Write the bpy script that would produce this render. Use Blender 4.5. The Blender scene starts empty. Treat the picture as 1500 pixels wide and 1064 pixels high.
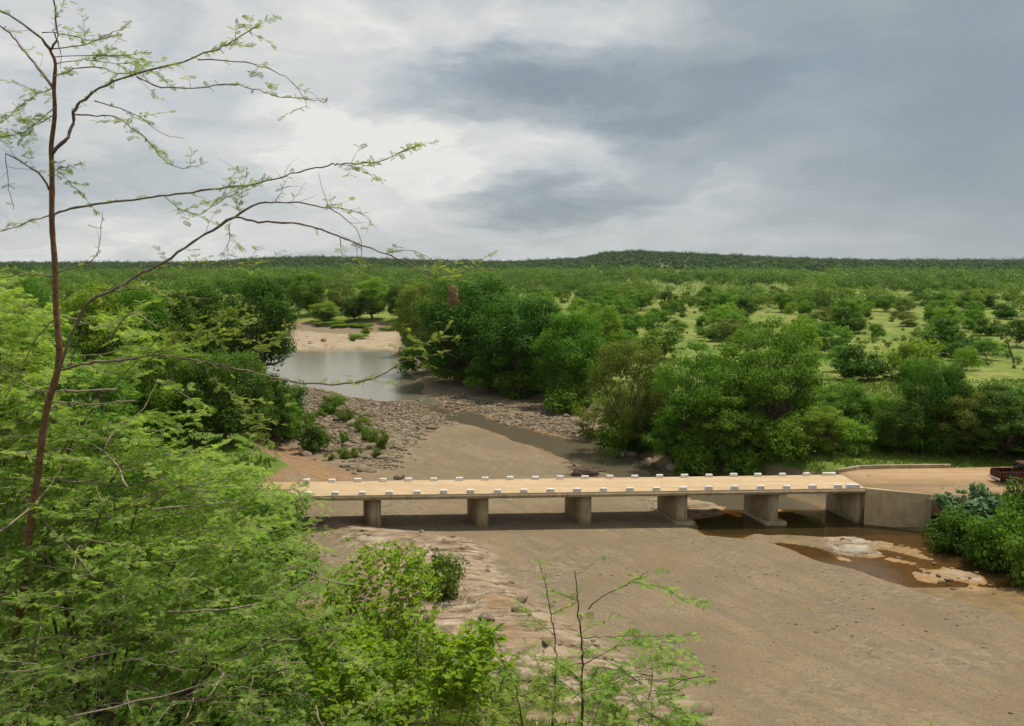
import bpy, bmesh, math, random
import numpy as np
from mathutils import Vector, Matrix

SC = bpy.context.scene
COL = SC.collection
R = math.radians
rng = np.random.default_rng(7)
random.seed(7)

# ------------------------------------------------------------------ camera
CAM = np.array([0.0, 0.0, 22.0])
FPX = 1299.0                      # focal length in pixels of the 1500 px wide photograph
PITCH = math.atan(150.0 / FPX)
cam_d = bpy.data.cameras.new('camera')
cam_d.sensor_width = 36.0
cam_d.lens = 36.0 * FPX / 1500.0
cam_d.clip_start = 0.1
cam_d.clip_end = 60000
cam = bpy.data.objects.new('camera', cam_d)
COL.objects.link(cam)
cam.location = CAM
cam.rotation_euler = (R(90) - PITCH, 0, 0)
SC.camera = cam
SC.view_settings.view_transform = 'Standard'
SC.view_settings.look = 'None'
SC.view_settings.exposure = 0.0
SC.view_settings.gamma = 1.0
SC.view_settings.use_curve_mapping = False
SC.cycles.max_bounces = 8
SC.cycles.transparent_max_bounces = 12
SC.cycles.volume_bounces = 0
SC.cycles.use_denoising = True

FWD = np.array([0, math.cos(PITCH), -math.sin(PITCH)])
UPV = np.array([0, math.sin(PITCH), math.cos(PITCH)])
RGT = np.array([1.0, 0, 0])


def ray(px, py):
    return FWD + RGT * ((px - 750.0) / FPX) + UPV * ((532.0 - py) / FPX)


def P(px, py, z=0.0):
    d = ray(px, py)
    t = (z - CAM[2]) / d[2]
    return CAM + d * t


def D(px, py, dep):
    d = ray(px, py)
    return CAM + d * (dep / d[1])


# ------------------------------------------------------------------ sun and sky
SUN = np.array([0.27, 0.22, 0.93])
SUN /= np.linalg.norm(SUN)
sun_d = bpy.data.lights.new('sun', 'SUN')
sun_d.energy = 4.4
sun_d.angle = R(0.6)
sun_d.color = (1.0, 0.93, 0.80)
sun_o = bpy.data.objects.new('sun', sun_d)
COL.objects.link(sun_o)
sun_o.location = (0, 0, 200)
sun_o.rotation_euler = Vector(SUN).to_track_quat('Z', 'Y').to_euler()


class NT:
    """small helper for building node trees"""
    def __init__(self, tree):
        self.t = tree
        self.n = tree.nodes
        self.l = tree.links

    def node(self, typ, **kw):
        n = self.n.new(typ)
        for k, v in kw.items():
            setattr(n, k, v)
        return n

    def put(self, sock, v):
        if v is None:
            return
        if isinstance(v, bpy.types.NodeSocket):
            self.l.new(v, sock)
        elif isinstance(v, (tuple, list)) and len(v) == 3 and sock.type == 'RGBA':
            sock.default_value = (*v, 1)
        else:
            sock.default_value = v

    def m(self, op, a, b=None, c=None, clamp=False):
        n = self.node('ShaderNodeMath', operation=op, use_clamp=clamp)
        for i, v in enumerate((a, b, c)):
            if v is not None:
                self.put(n.inputs[i], v)
        return n.outputs[0]

    def noise(self, vec, scale, detail=5, rough=0.55, dist=0.0, lac=2.0):
        n = self.node('ShaderNodeTexNoise')
        if vec is not None:
            self.put(n.inputs['Vector'], vec)
        self.put(n.inputs['Scale'], scale)
        self.put(n.inputs['Detail'], detail)
        self.put(n.inputs['Roughness'], rough)
        self.put(n.inputs['Distortion'], dist)
        self.put(n.inputs['Lacunarity'], lac)
        return n

    def voro(self, vec, scale, feature='F1'):
        n = self.node('ShaderNodeTexVoronoi', feature=feature)
        if vec is not None:
            self.put(n.inputs['Vector'], vec)
        self.put(n.inputs['Scale'], scale)
        return n

    def mix(self, f, a, b, blend='MIX'):
        n = self.node('ShaderNodeMix', data_type='RGBA', blend_type=blend)
        self.put(n.inputs[0], f)
        self.put(n.inputs[6], a)
        self.put(n.inputs[7], b)
        return n.outputs[2]

    def ramp(self, f, stops, interp='LINEAR'):
        n = self.node('ShaderNodeValToRGB')
        n.color_ramp.interpolation = interp
        els = n.color_ramp.elements
        while len(els) < len(stops):
            els.new(0.5)
        for e, (p, c) in zip(els, stops):
            e.position = p
            e.color = (*c, 1) if len(c) == 3 else c
        self.put(n.inputs[0], f)
        return n.outputs[0]

    def rng_(self, v, a, b, c=0.0, d=1.0, smooth=False):
        n = self.node('ShaderNodeMapRange')
        if smooth:
            n.interpolation_type = 'SMOOTHSTEP'
        self.put(n.inputs[0], v)
        n.inputs[1].default_value = a
        n.inputs[2].default_value = b
        n.inputs[3].default_value = c
        n.inputs[4].default_value = d
        return n.outputs[0]

    def comb(self, x, y, z):
        n = self.node('ShaderNodeCombineXYZ')
        for i, v in enumerate((x, y, z)):
            self.put(n.inputs[i], v)
        return n.outputs[0]

    def sep(self, v):
        n = self.node('ShaderNodeSeparateXYZ')
        self.put(n.inputs[0], v)
        return n.outputs

    def bump(self, h, strength=0.3, dist=0.1):
        n = self.node('ShaderNodeBump')
        n.inputs['Strength'].default_value = strength
        n.inputs['Distance'].default_value = dist
        self.put(n.inputs['Height'], h)
        return n.outputs[0]


def sky_world():
    w = bpy.data.worlds.new('World')
    SC.world = w
    w.use_nodes = True
    t = NT(w.node_tree)
    t.n.clear()
    out = t.node('ShaderNodeOutputWorld')
    sky = t.node('ShaderNodeTexSky', sky_type='NISHITA')
    sky.sun_disc = False
    sky.sun_elevation = math.asin(SUN[2])
    sky.sun_rotation = math.atan2(SUN[0], SUN[1])
    tc = t.node('ShaderNodeTexCoord')
    sx, sy, sz = t.sep(tc.outputs['Generated'])
    az = t.m('ARCTAN2', sx, sy)
    el = t.m('ARCSINE', t.m('MINIMUM', t.m('MAXIMUM', sz, -0.999), 0.999))
    el = t.m('MAXIMUM', el, 0.0)
    els = t.m('POWER', el, 0.8)                 # cloud banks flatten towards the horizon
    q = t.comb(t.m('MULTIPLY', az, 1.0), t.m('MULTIPLY', els, 2.3), 0.37)
    wob = t.noise(q, 6.5, 6, 0.6)
    wx, wy, _ = t.sep(wob.outputs['Color'])
    azw = t.m('ADD', az, t.m('MULTIPLY', t.m('SUBTRACT', wx, 0.5), 0.20))
    elw = t.m('ADD', el, t.m('MULTIPLY', t.m('SUBTRACT', wy, 0.5), 0.095))
    q2 = t.comb(azw, t.m('MULTIPLY', t.m('POWER', t.m('MAXIMUM', elw, 0.0), 0.8), 1.75), 1.3)
    big = t.noise(q2, 3.2, 7, 0.5).outputs['Fac']
    fine = t.noise(q2, 8.0, 7, 0.58, 0.5).outputs['Fac']
    L = t.m('MULTIPLY_ADD', t.m('SUBTRACT', big, 0.5), t.rng_(az, 0.12, 0.34, 0.75, 0.45), 0.71)
    L = t.m('MULTIPLY_ADD', t.m('SUBTRACT', fine, 0.5), t.rng_(az, 0.12, 0.34, 0.74, 0.20), L)

    def blob(px, py, wx_, wy_, amp, hard=False):
        nonlocal L
        d = ray(px, py)
        a0 = math.atan2(d[0], d[1])
        e0 = math.asin(d[2] / np.linalg.norm(d))
        dx = t.m('MULTIPLY', t.m('SUBTRACT', azw, a0), FPX / wx_)
        dy = t.m('MULTIPLY', t.m('SUBTRACT', elw, e0), FPX / wy_)
        r2 = t.m('ADD', t.m('MULTIPLY', dx, dx), t.m('MULTIPLY', dy, dy))
        if hard:
            g = t.rng_(r2, 2.2, 0.05, 0.0, 1.0, True)
        else:
            g = t.m('EXPONENT', t.m('MULTIPLY', r2, -1.0))
        L = t.m('MULTIPLY_ADD', g, amp, L)

    blob(1440, 200, 340, 290, -0.36)
    blob(1150, 30, 260, 110, -0.16)
    blob(900, 130, 210, 52, -0.28, True)
    blob(690, 128, 190, 36, -0.16, True)
    blob(1000, 200, 130, 34, -0.17, True)
    blob(815, 296, 135, 32, -0.30, True)
    blob(180, 280, 190, 46, -0.15)
    blob(330, 70, 130, 60, -0.10)
    blob(1180, 350, 260, 40, 0.13)
    blob(300, 170, 360, 160, 0.12)
    blob(640, 225, 190, 55, 0.20)
    blob(860, 50, 110, 40, 0.12)
    blob(500, 350, 420, 60, 0.10)
    blob(60, 150, 150, 200, 0.08)
    col = t.ramp(L, [(0.0, (0.215, 0.26, 0.295)), (0.30, (0.28, 0.33, 0.37)), (0.52, (0.40, 0.445, 0.475)),
                     (0.72, (0.57, 0.60, 0.61)), (0.90, (0.71, 0.715, 0.70)), (1.0, (0.83, 0.82, 0.78))])
    skyc = t.mix(1.0, sky.outputs[0], (0.10, 0.10, 0.10), 'MULTIPLY')
    cover = t.rng_(fine, 0.30, 0.62, 0.84, 0.97)
    col = t.mix(cover, skyc, col)
    bg = t.node('ShaderNodeBackground')
    t.put(bg.inputs[0], col)
    bg.inputs[1].default_value = 1.0
    t.l.new(bg.outputs[0], out.inputs[0])


sky_world()


# ------------------------------------------------------------------ materials
def material(name):
    m = bpy.data.materials.new(name)
    m.use_nodes = True
    t = NT(m.node_tree)
    b = t.n['Principled BSDF']
    b.inputs['Specular IOR Level'].default_value = 0.25
    return m, t, b


def foliage(name, dark, light, trans=0.35, hue=0.03, tcol=None):
    m, t, b = material(name)
    at = t.node('ShaderNodeAttribute', attribute_name='tint')
    oi = t.node('ShaderNodeObjectInfo')
    f = t.m('ADD', t.m('MULTIPLY', at.outputs['Fac'], 0.85), t.m('MULTIPLY', oi.outputs['Random'], 0.15))
    c = t.mix(f, dark, light)
    hsv = t.node('ShaderNodeHueSaturation')
    hsv.inputs['Hue'].default_value = 0.5
    t.put(hsv.inputs['Hue'], t.m('MULTIPLY_ADD', t.m('SUBTRACT', oi.outputs['Random'], 0.5), hue, 0.5))
    t.put(hsv.inputs['Color'], c)
    t.put(b.inputs['Base Color'], hsv.outputs[0])
    b.inputs['Roughness'].default_value = 0.55
    b.inputs['Specular IOR Level'].default_value = 0.12
    tr = t.node('ShaderNodeBsdfTranslucent')
    tc = t.mix(1.0, hsv.outputs[0], tcol or (1.12, 1.25, 0.55), 'MULTIPLY')
    t.put(tr.inputs['Color'], tc)
    mx = t.node('ShaderNodeMixShader')
    mx.inputs[0].default_value = trans
    t.l.new(b.outputs[0], mx.inputs[1])
    t.l.new(tr.outputs[0], mx.inputs[2])
    t.l.new(mx.outputs[0], t.n['Material Output'].inputs[0])
    return m


def bark(name, a, b_, scale=30):
    m, t, b = material(name)
    tc = t.node('ShaderNodeTexCoord')
    n = t.noise(tc.outputs['Object'], scale, 6, 0.65)
    t.put(b.inputs['Base Color'], t.ramp(n.outputs['Fac'], [(0.3, a), (0.7, b_)]))
    b.inputs['Roughness'].default_value = 0.85
    t.put(b.inputs['Normal'], t.bump(n.outputs['Fac'], 0.6, 0.02))
    return m


def concrete(name, a, b_, stain, scale=1.2, planks=False, tracks=None):
    m, t, b = material(name)
    tc = t.node('ShaderNodeTexCoord')
    v = tc.outputs['Object']
    n = t.noise(v, scale, 8, 0.65)
    c = t.ramp(n.outputs['Fac'], [(0.3, a), (0.7, b_)])
    x, y, z = t.sep(v)
    st = t.noise(t.comb(t.m('MULTIPLY', x, 3.0), t.m('MULTIPLY', y, 3.0), t.m('MULTIPLY', z, 0.35)), 1.3, 5, 0.6)
    c = t.mix(t.rng_(st.outputs['Fac'], 0.5, 0.75, 0, 0.35 if planks else 0.7), c, stain)
    h = n.outputs['Fac']
    if tracks:
        tk = t.noise(t.comb(t.m('MULTIPLY', x, 0.10), t.m('MULTIPLY', y, 1.6), 0.0), 1.0, 5, 0.6).outputs['Fac']
        c = t.mix(t.rng_(tk, 0.46, 0.64, 0, 0.75), c, tracks)
        gr_ = t.noise(v, 9.0, 5, 0.7).outputs['Fac']
        c = t.mix(t.rng_(gr_, 0.5, 0.75, 0, 0.5), c, stain)
    if planks:
        wv = t.m('FRACT', t.m('MULTIPLY', z, 3.2))
        ln = t.rng_(wv, 0.0, 0.10, 1.0, 0.0)
        brk = t.noise(v, 1.5, 2, 0.5).outputs['Fac']
        ln = t.m('MULTIPLY', ln, t.rng_(brk, 0.4, 0.6, 0.0, 1.0))
        c = t.mix(t.m('MULTIPLY', ln, 0.5), c, stain)
        h = t.m('SUBTRACT', h, ln)
    t.put(b.inputs['Base Color'], c)
    b.inputs['Roughness'].default_value = 0.9
    t.put(b.inputs['Normal'], t.bump(h, 0.4, 0.05))
    return m


def paint(name, col, rough=0.35, metal=0.0, dirt=(0.25, 0.18, 0.11), amount=0.5, scale=4.0):
    m, t, b = material(name)
    tc = t.node('ShaderNodeTexCoord')
    n = t.noise(tc.outputs['Object'], scale, 7, 0.65)
    t.put(b.inputs['Base Color'], t.mix(t.rng_(n.outputs['Fac'], 0.42, 0.72, 0, amount), col, dirt))
    t.put(b.inputs['Roughness'], t.rng_(n.outputs['Fac'], 0.4, 0.7, rough, min(1.0, rough + 0.35)))
    b.inputs['Metallic'].default_value = metal
    return m


MAT = {}
MAT['dark'] = foliage('foliage_dark', (0.038, 0.092, 0.010), (0.105, 0.200, 0.022), 0.36)
MAT['mid'] = foliage('foliage_mid', (0.066, 0.155, 0.013), (0.185, 0.312, 0.032), 0.42)
MAT['light'] = foliage('foliage_light', (0.120, 0.220, 0.018), (0.270, 0.385, 0.045), 0.44)
MAT['olive'] = foliage('foliage_olive', (0.095, 0.130, 0.020), (0.200, 0.245, 0.045), 0.40)
MAT['bluish'] = foliage('foliage_grey_green', (0.055, 0.115, 0.045), (0.15, 0.235, 0.10), 0.2)
MAT['far'] = foliage('foliage_far_cloud_shade', (0.026, 0.060, 0.014), (0.060, 0.110, 0.024), 0.2)  # dense hill foliage, cloud shadow over the hills painted into its darker greens
MAT['acacia'] = foliage('foliage_acacia', (0.110, 0.228, 0.030), (0.435, 0.550, 0.130), 0.53)
MAT['acacia_sky'] = foliage('foliage_acacia_young', (0.15, 0.24, 0.04), (0.36, 0.45, 0.11), 0.5)
MAT['broad'] = foliage('foliage_broad', (0.075, 0.180, 0.016), (0.30, 0.43, 0.035), 0.48, tcol=(1.3, 1.35, 0.4))
MAT['bushveld'] = foliage('foliage_bushveld', (0.050, 0.115, 0.014), (0.160, 0.260, 0.036), 0.3)
MAT['grass'] = foliage('grass_blades', (0.075, 0.130, 0.016), (0.19, 0.235, 0.045), 0.3)
MAT['bark'] = bark('bark_grey', (0.06, 0.045, 0.03), (0.17, 0.135, 0.095), 6)
MAT['bark_red'] = bark('bark_red', (0.095, 0.045, 0.022), (0.27, 0.15, 0.08), 28)
MAT['bark_pale'] = bark('bark_pale', (0.16, 0.12, 0.08), (0.38, 0.32, 0.24), 30)
MAT['bark_mid'] = bark('bark_mid', (0.12, 0.085, 0.06), (0.30, 0.245, 0.19), 40)
MAT['twig'] = bark('twig_dark', (0.05, 0.030, 0.022), (0.15, 0.10, 0.075), 40)


# ------------------------------------------------------------------ mesh helpers
class MB:
    """collects vertices and faces, builds ONE mesh object"""
    def __init__(self):
        self.v, self.q, self.t, self.tq, self.tt, self.n = [], [], [], [], [], 0

    def add(self, verts, quads=None, tris=None, tint=0.5):
        verts = np.asarray(verts, dtype=np.float64).reshape(-1, 3)
        if quads is not None and len(quads):
            quads = np.asarray(quads, dtype=np.int64).reshape(-1, 4)
            self.q.append(quads + self.n)
            self.tq.append(np.broadcast_to(np.asarray(tint, dtype=np.float64), (len(quads),)))
        if tris is not None and len(tris):
            tris = np.asarray(tris, dtype=np.int64).reshape(-1, 3)
            self.t.append(tris + self.n)
            self.tt.append(np.broadcast_to(np.asarray(tint if np.ndim(tint) == 0 else 0.5, dtype=np.float64), (len(tris),)))
        self.v.append(verts)
        self.n += len(verts)

    def box(self, c, s, rz=0.0, taper=1.0, tint=0.5):
        c = np.asarray(c, float)
        sx, sy, sz = (k / 2 for k in s)
        v = np.array([[x * sx * (taper if z > 0 else 1), y * sy * (taper if z > 0 else 1), z * sz] for z in (-1, 1) for x, y in ((-1, -1), (1, -1), (1, 1), (-1, 1))])
        if rz:
            ca, sa = math.cos(rz), math.sin(rz)
            v = np.stack([v[:, 0] * ca - v[:, 1] * sa, v[:, 0] * sa + v[:, 1] * ca, v[:, 2]], 1)
        self.add(v + c, [[0, 3, 2, 1], [4, 5, 6, 7], [0, 1, 5, 4], [1, 2, 6, 5], [2, 3, 7, 6], [3, 0, 4, 7]], tint=tint)

    def prism(self, poly, z0, z1):
        """closed prism over an (n,2) polygon; z0/z1 may be arrays"""
        poly = np.asarray(poly, float)
        n = len(poly)
        z0 = np.broadcast_to(z0, (n,))
        z1 = np.broadcast_to(z1, (n,))
        v = np.concatenate([np.column_stack([poly, z0]), np.column_stack([poly, z1])])
        base = self.n
        q = [[i, (i + 1) % n, n + (i + 1) % n, n + i] for i in range(n)]
        tr = []
        for i in range(1, n - 1):
            tr.append([n, n + i, n + i + 1])
            tr.append([0, i + 1, i])
        self.add(v, q, tr)

    def tube(self, pts, rad, sides=6, tint=0.5, cap=True):
        pts = np.asarray(pts, float)
        n = len(pts)
        rad = np.broadcast_to(np.asarray(rad, float), (n,))
        tg = np.gradient(pts, axis=0)
        tg /= np.linalg.norm(tg, axis=1)[:, None] + 1e-9
        ref = np.array([0.31, 0.17, 0.93]) if abs(tg[0] @ np.array([0.31, 0.17, 0.93])) < 0.9 else np.array([1.0, 0, 0])
        a = np.cross(tg, ref)
        a /= np.linalg.norm(a, axis=1)[:, None] + 1e-9
        b = np.cross(tg, a)
        th = np.arange(sides) * 2 * math.pi / sides
        ring = a[:, None, :] * np.cos(th)[None, :, None] + b[:, None, :] * np.sin(th)[None, :, None]
        v = (pts[:, None, :] + ring * rad[:, None, None]).reshape(-1, 3)
        i = np.arange(n - 1)[:, None] * sides
        k = np.arange(sides)[None, :]
        k2 = (k + 1) % sides
        q = np.stack([i + k, i + k2, i + sides + k2, i + sides + k], -1).reshape(-1, 4)
        tr = []
        if cap:
            o = (n - 1) * sides
            tr = [[o, o + j, o + j + 1] for j in range(1, sides - 1)] + [[0, j + 1, j] for j in range(1, sides - 1)]
        self.add(v, q, tr, tint)

    def build(self, name, mat, parent=None, smooth=False):
        me = bpy.data.meshes.new(name)
        v = np.concatenate(self.v) if self.v else np.zeros((0, 3))
        q = np.concatenate(self.q) if self.q else np.zeros((0, 4), int)
        t = np.concatenate(self.t) if self.t else np.zeros((0, 3), int)
        nl = q.size + t.size
        me.vertices.add(len(v))
        me.vertices.foreach_set('co', v.astype(np.float32).ravel())
        me.loops.add(nl)
        me.loops.foreach_set('vertex_index', np.concatenate([q.ravel(), t.ravel()]).astype(np.int32))
        me.polygons.add(len(q) + len(t))
        st = np.concatenate([np.arange(len(q)) * 4, q.size + np.arange(len(t)) * 3])
        me.polygons.foreach_set('loop_start', st.astype(np.int32))
        tint = np.concatenate([np.concatenate(self.tq) if self.tq else np.zeros(0), np.concatenate(self.tt) if self.tt else np.zeros(0)])
        at = me.attributes.new('tint', 'FLOAT', 'FACE')
        at.data.foreach_set('value', tint.astype(np.float32))
        if smooth:
            me.polygons.foreach_set('use_smooth', np.ones(len(q) + len(t), bool))
        me.update(calc_edges=True)
        me.validate()
        if mat is not None:
            me.materials.append(MAT[mat] if isinstance(mat, str) else mat)
        o = bpy.data.objects.new(name, me)
        COL.objects.link(o)
        if parent is not None:
            o.parent = parent
        return o


def tag(o, label=None, cat=None, group=None, kind=None):
    if label:
        o['label'] = label
    if cat:
        o['category'] = cat
    if group:
        o['group'] = group
    if kind:
        o['kind'] = kind
    return o


def empty(name, loc=(0, 0, 0), rz=0.0, scale=1.0):
    o = bpy.data.objects.new(name, None)
    o.empty_display_size = 0.5
    COL.objects.link(o)
    o.location = loc
    o.rotation_euler = (0, 0, rz)
    o.scale = (scale,) * 3 if np.ndim(scale) == 0 else scale
    return o


def copy_tree(o, parent=None):
    c = o.copy()
    COL.objects.link(c)
    c.parent = parent
    for ch in list(o.children):
        copy_tree(ch, c)
    return c


def unit(v):
    v = np.asarray(v, float)
    return v / (np.linalg.norm(v, axis=-1, keepdims=True) + 1e-9)


def curve(pts, n):
    """Catmull-Rom through pts, n samples"""
    pts = np.asarray(pts, float)
    p = np.vstack([2 * pts[0] - pts[1], pts, 2 * pts[-1] - pts[-2]])
    m = len(pts) - 1
    u = np.linspace(0, m - 1e-6, n)
    i = u.astype(int)
    f = (u - i)[:, None]
    a, b, c, d = p[i], p[i + 1], p[i + 2], p[i + 3]
    return 0.5 * (2 * b + (c - a) * f + (2 * a - 5 * b + 4 * c - d) * f ** 2 + (3 * b - a - 3 * c + d) * f ** 3)


# ------------------------------------------------------------------ terrain
def poly_px(pts, z=0.0):
    return np.array([P(x, y, z)[:2] for x, y in pts])


def sdf(poly, x, y):
    """signed distance to a polygon, negative inside"""
    shp = x.shape
    x = x.ravel()
    y = y.ravel()
    d = np.full(x.shape, 1e18)
    inside = np.zeros(x.shape, bool)
    n = len(poly)
    for i in range(n):
        ax, ay = poly[i]
        bx, by = poly[(i + 1) % n]
        ex, ey = bx - ax, by - ay
        wx, wy = x - ax, y - ay
        tt = np.clip((wx * ex + wy * ey) / (ex * ex + ey * ey + 1e-12), 0, 1)
        d = np.minimum(d, (wx - ex * tt) ** 2 + (wy - ey * tt) ** 2)
        cnd = (ay > y) != (by > y)
        with np.errstate(divide='ignore', invalid='ignore'):
            xi = ax + (y - ay) / (by - ay if by != ay else 1e-9) * ex
        inside ^= cnd & (x < xi)
    d = np.sqrt(d)
    return np.where(inside, -d, d).reshape(shp)


def sst(a, b, x):
    t = np.clip((x - a) / (b - a), 0, 1)
    return t * t * (3 - 2 * t)


_G = np.random.default_rng(3).random((256, 256))


def vnoise(x, y):
    xi = np.floor(x).astype(int)
    yi = np.floor(y).astype(int)
    fx = x - xi
    fy = y - yi
    fx = fx * fx * (3 - 2 * fx)
    fy = fy * fy * (3 - 2 * fy)
    g = lambda a, b: _G[a % 256, b % 256]
    return (g(xi, yi) * (1 - fx) + g(xi + 1, yi) * fx) * (1 - fy) + (g(xi, yi + 1) * (1 - fx) + g(xi + 1, yi + 1) * fx) * fy


def fbm(x, y, s, o=4):
    r = 0
    a = 0.5
    for k in range(o):
        r = r + a * vnoise(x / s * 2 ** k + 17 * k, y / s * 2 ** k + 31 * k)
        a *= 0.5
    return r / (1 - 0.5 ** o)


CHANNEL = poly_px([(400, 517), (432, 504), (440, 487), (578, 489), (588, 507), (596, 540), (640, 556), (690, 572), (740, 582), (800, 592),
                   (862, 622), (905, 655), (960, 684), (1040, 700), (1130, 722), (1225, 752), (1268, 771), (1356, 778),
                   (1420, 806), (1500, 846), (1640, 920), (1800, 1010), (1900, 1300), (900, 1300), (700, 1120), (640, 1010), (560, 900), (500, 820), (440, 770),
                   (470, 740), (505, 700), (450, 672), (425, 630), (418, 585), (404, 560), (396, 535)])
POOL = poly_px([(380, 519), (440, 512), (520, 511), (572, 512), (584, 530), (600, 548), (622, 562), (616, 582), (570, 590), (515, 583), (460, 570), (412, 562), (390, 545)])
CHAN_UP = poly_px([(600, 572), (640, 580), (650, 598), (700, 606), (740, 622), (800, 634), (880, 652), (960, 682), (1040, 700), (1130, 724), (1225, 755), (1262, 772),
                   (1150, 772), (1080, 762), (1000, 722), (930, 702), (880, 690), (820, 664), (760, 644), (700, 622), (655, 616), (625, 600), (598, 588)])
CHAN_LOW = poly_px([(1010, 760), (1060, 745), (1262, 766), (1350, 780), (1420, 806), (1500, 846), (1640, 920), (1800, 1010), (1800, 1090), (1640, 965), (1500, 908),
                    (1400, 876), (1300, 852), (1180, 818), (1120, 790), (1040, 782)])
RAPIDS = poly_px([(425, 575), (470, 570), (520, 580), (600, 585), (660, 575), (740, 590), (800, 596), (870, 630), (915, 662), (880, 662), (800, 640), (720, 624),
                  (690, 618), (640, 632), (610, 650), (590, 690), (540, 700), (500, 692), (440, 655), (422, 610)])
TERRACE = poly_px([(440, 770), (500, 762), (560, 775), (640, 782), (700, 792), (735, 815), (742, 850), (790, 880), (850, 925), (930, 970), (1000, 1010), (1060, 1075),
                   (1100, 1200), (700, 1200), (640, 1010), (560, 900), (500, 820)])
FARROCK = poly_px([(425, 484), (500, 490), (590, 486), (590, 515), (400, 519), (420, 500)])
LOWROCK = poly_px([(1210, 786), (1300, 790), (1400, 806), (1448, 838), (1462, 862), (1430, 866), (1395, 862), (1330, 852), (1280, 848), (1205, 822)])
LOWBAR = poly_px([(1100, 780), (1240, 784), (1290, 800), (1300, 816), (1250, 818), (1190, 804), (1090, 787)])
RAPID_MID = poly_px([(940, 735), (1010, 730), (1190, 748), (1262, 762), (1180, 766), (1040, 758), (960, 758)])
RED_L = poly_px([(380, 660), (440, 655), (500, 690), (560, 702), (470, 712), (380, 705)])
APRON = None

RIDGE = [(-900, 384), (0, 385), (250, 385), (320, 384), (380, 379), (460, 377), (560, 380), (640, 382), (740, 384), (850, 379), (885, 371), (930, 368), (1000, 372),
         (1080, 376), (1180, 380), (1300, 382), (1500, 382), (2400, 384)]
RID_R = 3000.0
_ra = np.array([math.atan((p - 750) / FPX) for p, _ in RIDGE])
_rz = np.array([22 + (382 - q) * RID_R / FPX - 7.0 for _, q in RIDGE])


def terrain(x, y, full=False):
    x = np.asarray(x, float)
    y = np.asarray(y, float)
    near = (y < 380) & (np.abs(x) < 200)
    s = np.full(x.shape, 100.0)
    out = {k: np.full(x.shape, 100.0) for k in ('pool', 'up', 'low', 'rap', 'ter', 'far', 'lrock', 'lbar', 'red', 'rmid')}
    if near.any():
        xn, yn = x[near], y[near]
        s[near] = sdf(CHANNEL, xn, yn)
        for k, pl in (('pool', POOL), ('up', CHAN_UP), ('low', CHAN_LOW), ('rap', RAPIDS), ('ter', TERRACE), ('far', FARROCK), ('lrock', LOWROCK), ('lbar', LOWBAR), ('red', RED_L), ('rmid', RAPID_MID)):
            out[k][near] = sdf(pl, xn, yn)
    n1 = fbm(x, y, 9.0, 4) - 0.5
    n2 = fbm(x + 50, y, 2.2, 3) - 0.5
    n3 = fbm(x, y + 90, 60.0, 3) - 0.5
    n4 = fbm((0.69 * x - 0.72 * y) * 0.36, 0.72 * x + 0.69 * y, 1.9, 3) - 0.5
    # plain outside the channel
    bank = 2.9 + 1.2 * n3 * sst(90, 260, y) + 0.25 * n1
    bank = bank + 0.5 * sst(150, 450, y)
    # hill towards the horizon
    rr = np.hypot(x, y)
    aa = np.arctan2(x, np.maximum(y, 1e-3))
    zr = np.interp(aa, _ra, _rz)
    g = sst(1100, RID_R, rr)
    bank = bank * (1 - g) + (zr + 6 * n3) * g - 25 * sst(RID_R, RID_R * 1.4, rr)
    # bed
    bed = 0.16 + 0.10 * n1 + 0.03 * n2
    for k, dep in (('pool', 1.0), ('up', 0.55), ('low', 0.60)):
        bed = bed - dep * sst(1.0 if k != 'up' else 1.9, -2.6 if k == 'pool' else -1.5, out[k] + 1.2 * n2 + 0.8 * n1)
    bed = bed + 0.42 * sst(1.0, -2.0, out['rap'] + 2 * n1) * (n2 + 0.55 * n1 + 0.20)
    bed = bed + 0.48 * sst(0.5, -1.0, out['lrock'] + 1.6 * n1) * np.clip(0.50 + 3.4 * n4, 0, 1.1)
    bed = bed + 0.50 * sst(0.3, -0.9, out['lbar'] + 1.0 * n1 + 0.8 * n2)
    bed = bed + 0.5 * sst(0.5, -1.5, out['rmid'] + 1.5 * n1) * (0.55 + 2.4 * n2)
    st = 0.75 + 1.2 * n1 + 0.3 * n2
    st = np.floor(st * 4) / 4 + 0.08 * n2
    bed = bed + sst(0.6, -3.0, out['ter'] + 2.0 * n1 + 1.0 * n2) * np.maximum(st, 0.08) * 0.9
    bed = bed + sst(1, -10, out['far'] + 3 * n1) * (0.5 + 0.6 * n1)
    right = sst(-0.35, 0.05, x / np.maximum(y, 1))
    w = (9 - 4.5 * right) * (1 + 3.5 * sst(190, 250, y))
    up = sst(0.2, 1.0, s / w)
    z = bed * (1 - up) + np.maximum(bank, 0.3) * up
    # rocky hillside that the photograph is taken from
    prof = np.interp(y, [-40, 0, 4, 10, 20, 30, 38, 46, 56], [22, 19.5, 17.6, 14.2, 8.6, 3.2, 0.9, 0.2, 0.0])
    lat = np.interp(x / np.maximum(y + 6, 1), [-0.9, -0.35, -0.05, 0.25, 0.7], [1.25, 1.1, 1.0, 0.9, 0.6])
    hill = prof * np.minimum(lat, 1.15) * (1 + 0.10 * n1)
    z = np.where(y < 58, np.maximum(z, hill), z)
    if full:
        out['s'] = s
        out['n'] = (n1, n2, n3)
        out['hill'] = hill
        out['up'] = up
        return z, out
    return z


def th(x, y):
    return float(terrain(np.array([x]), np.array([y]))[0])


_T = np.concatenate([np.linspace(4, 30, 200)[:-1], np.linspace(30, 400, 1800), np.geomspace(400, 4000, 900)[1:]])


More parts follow.
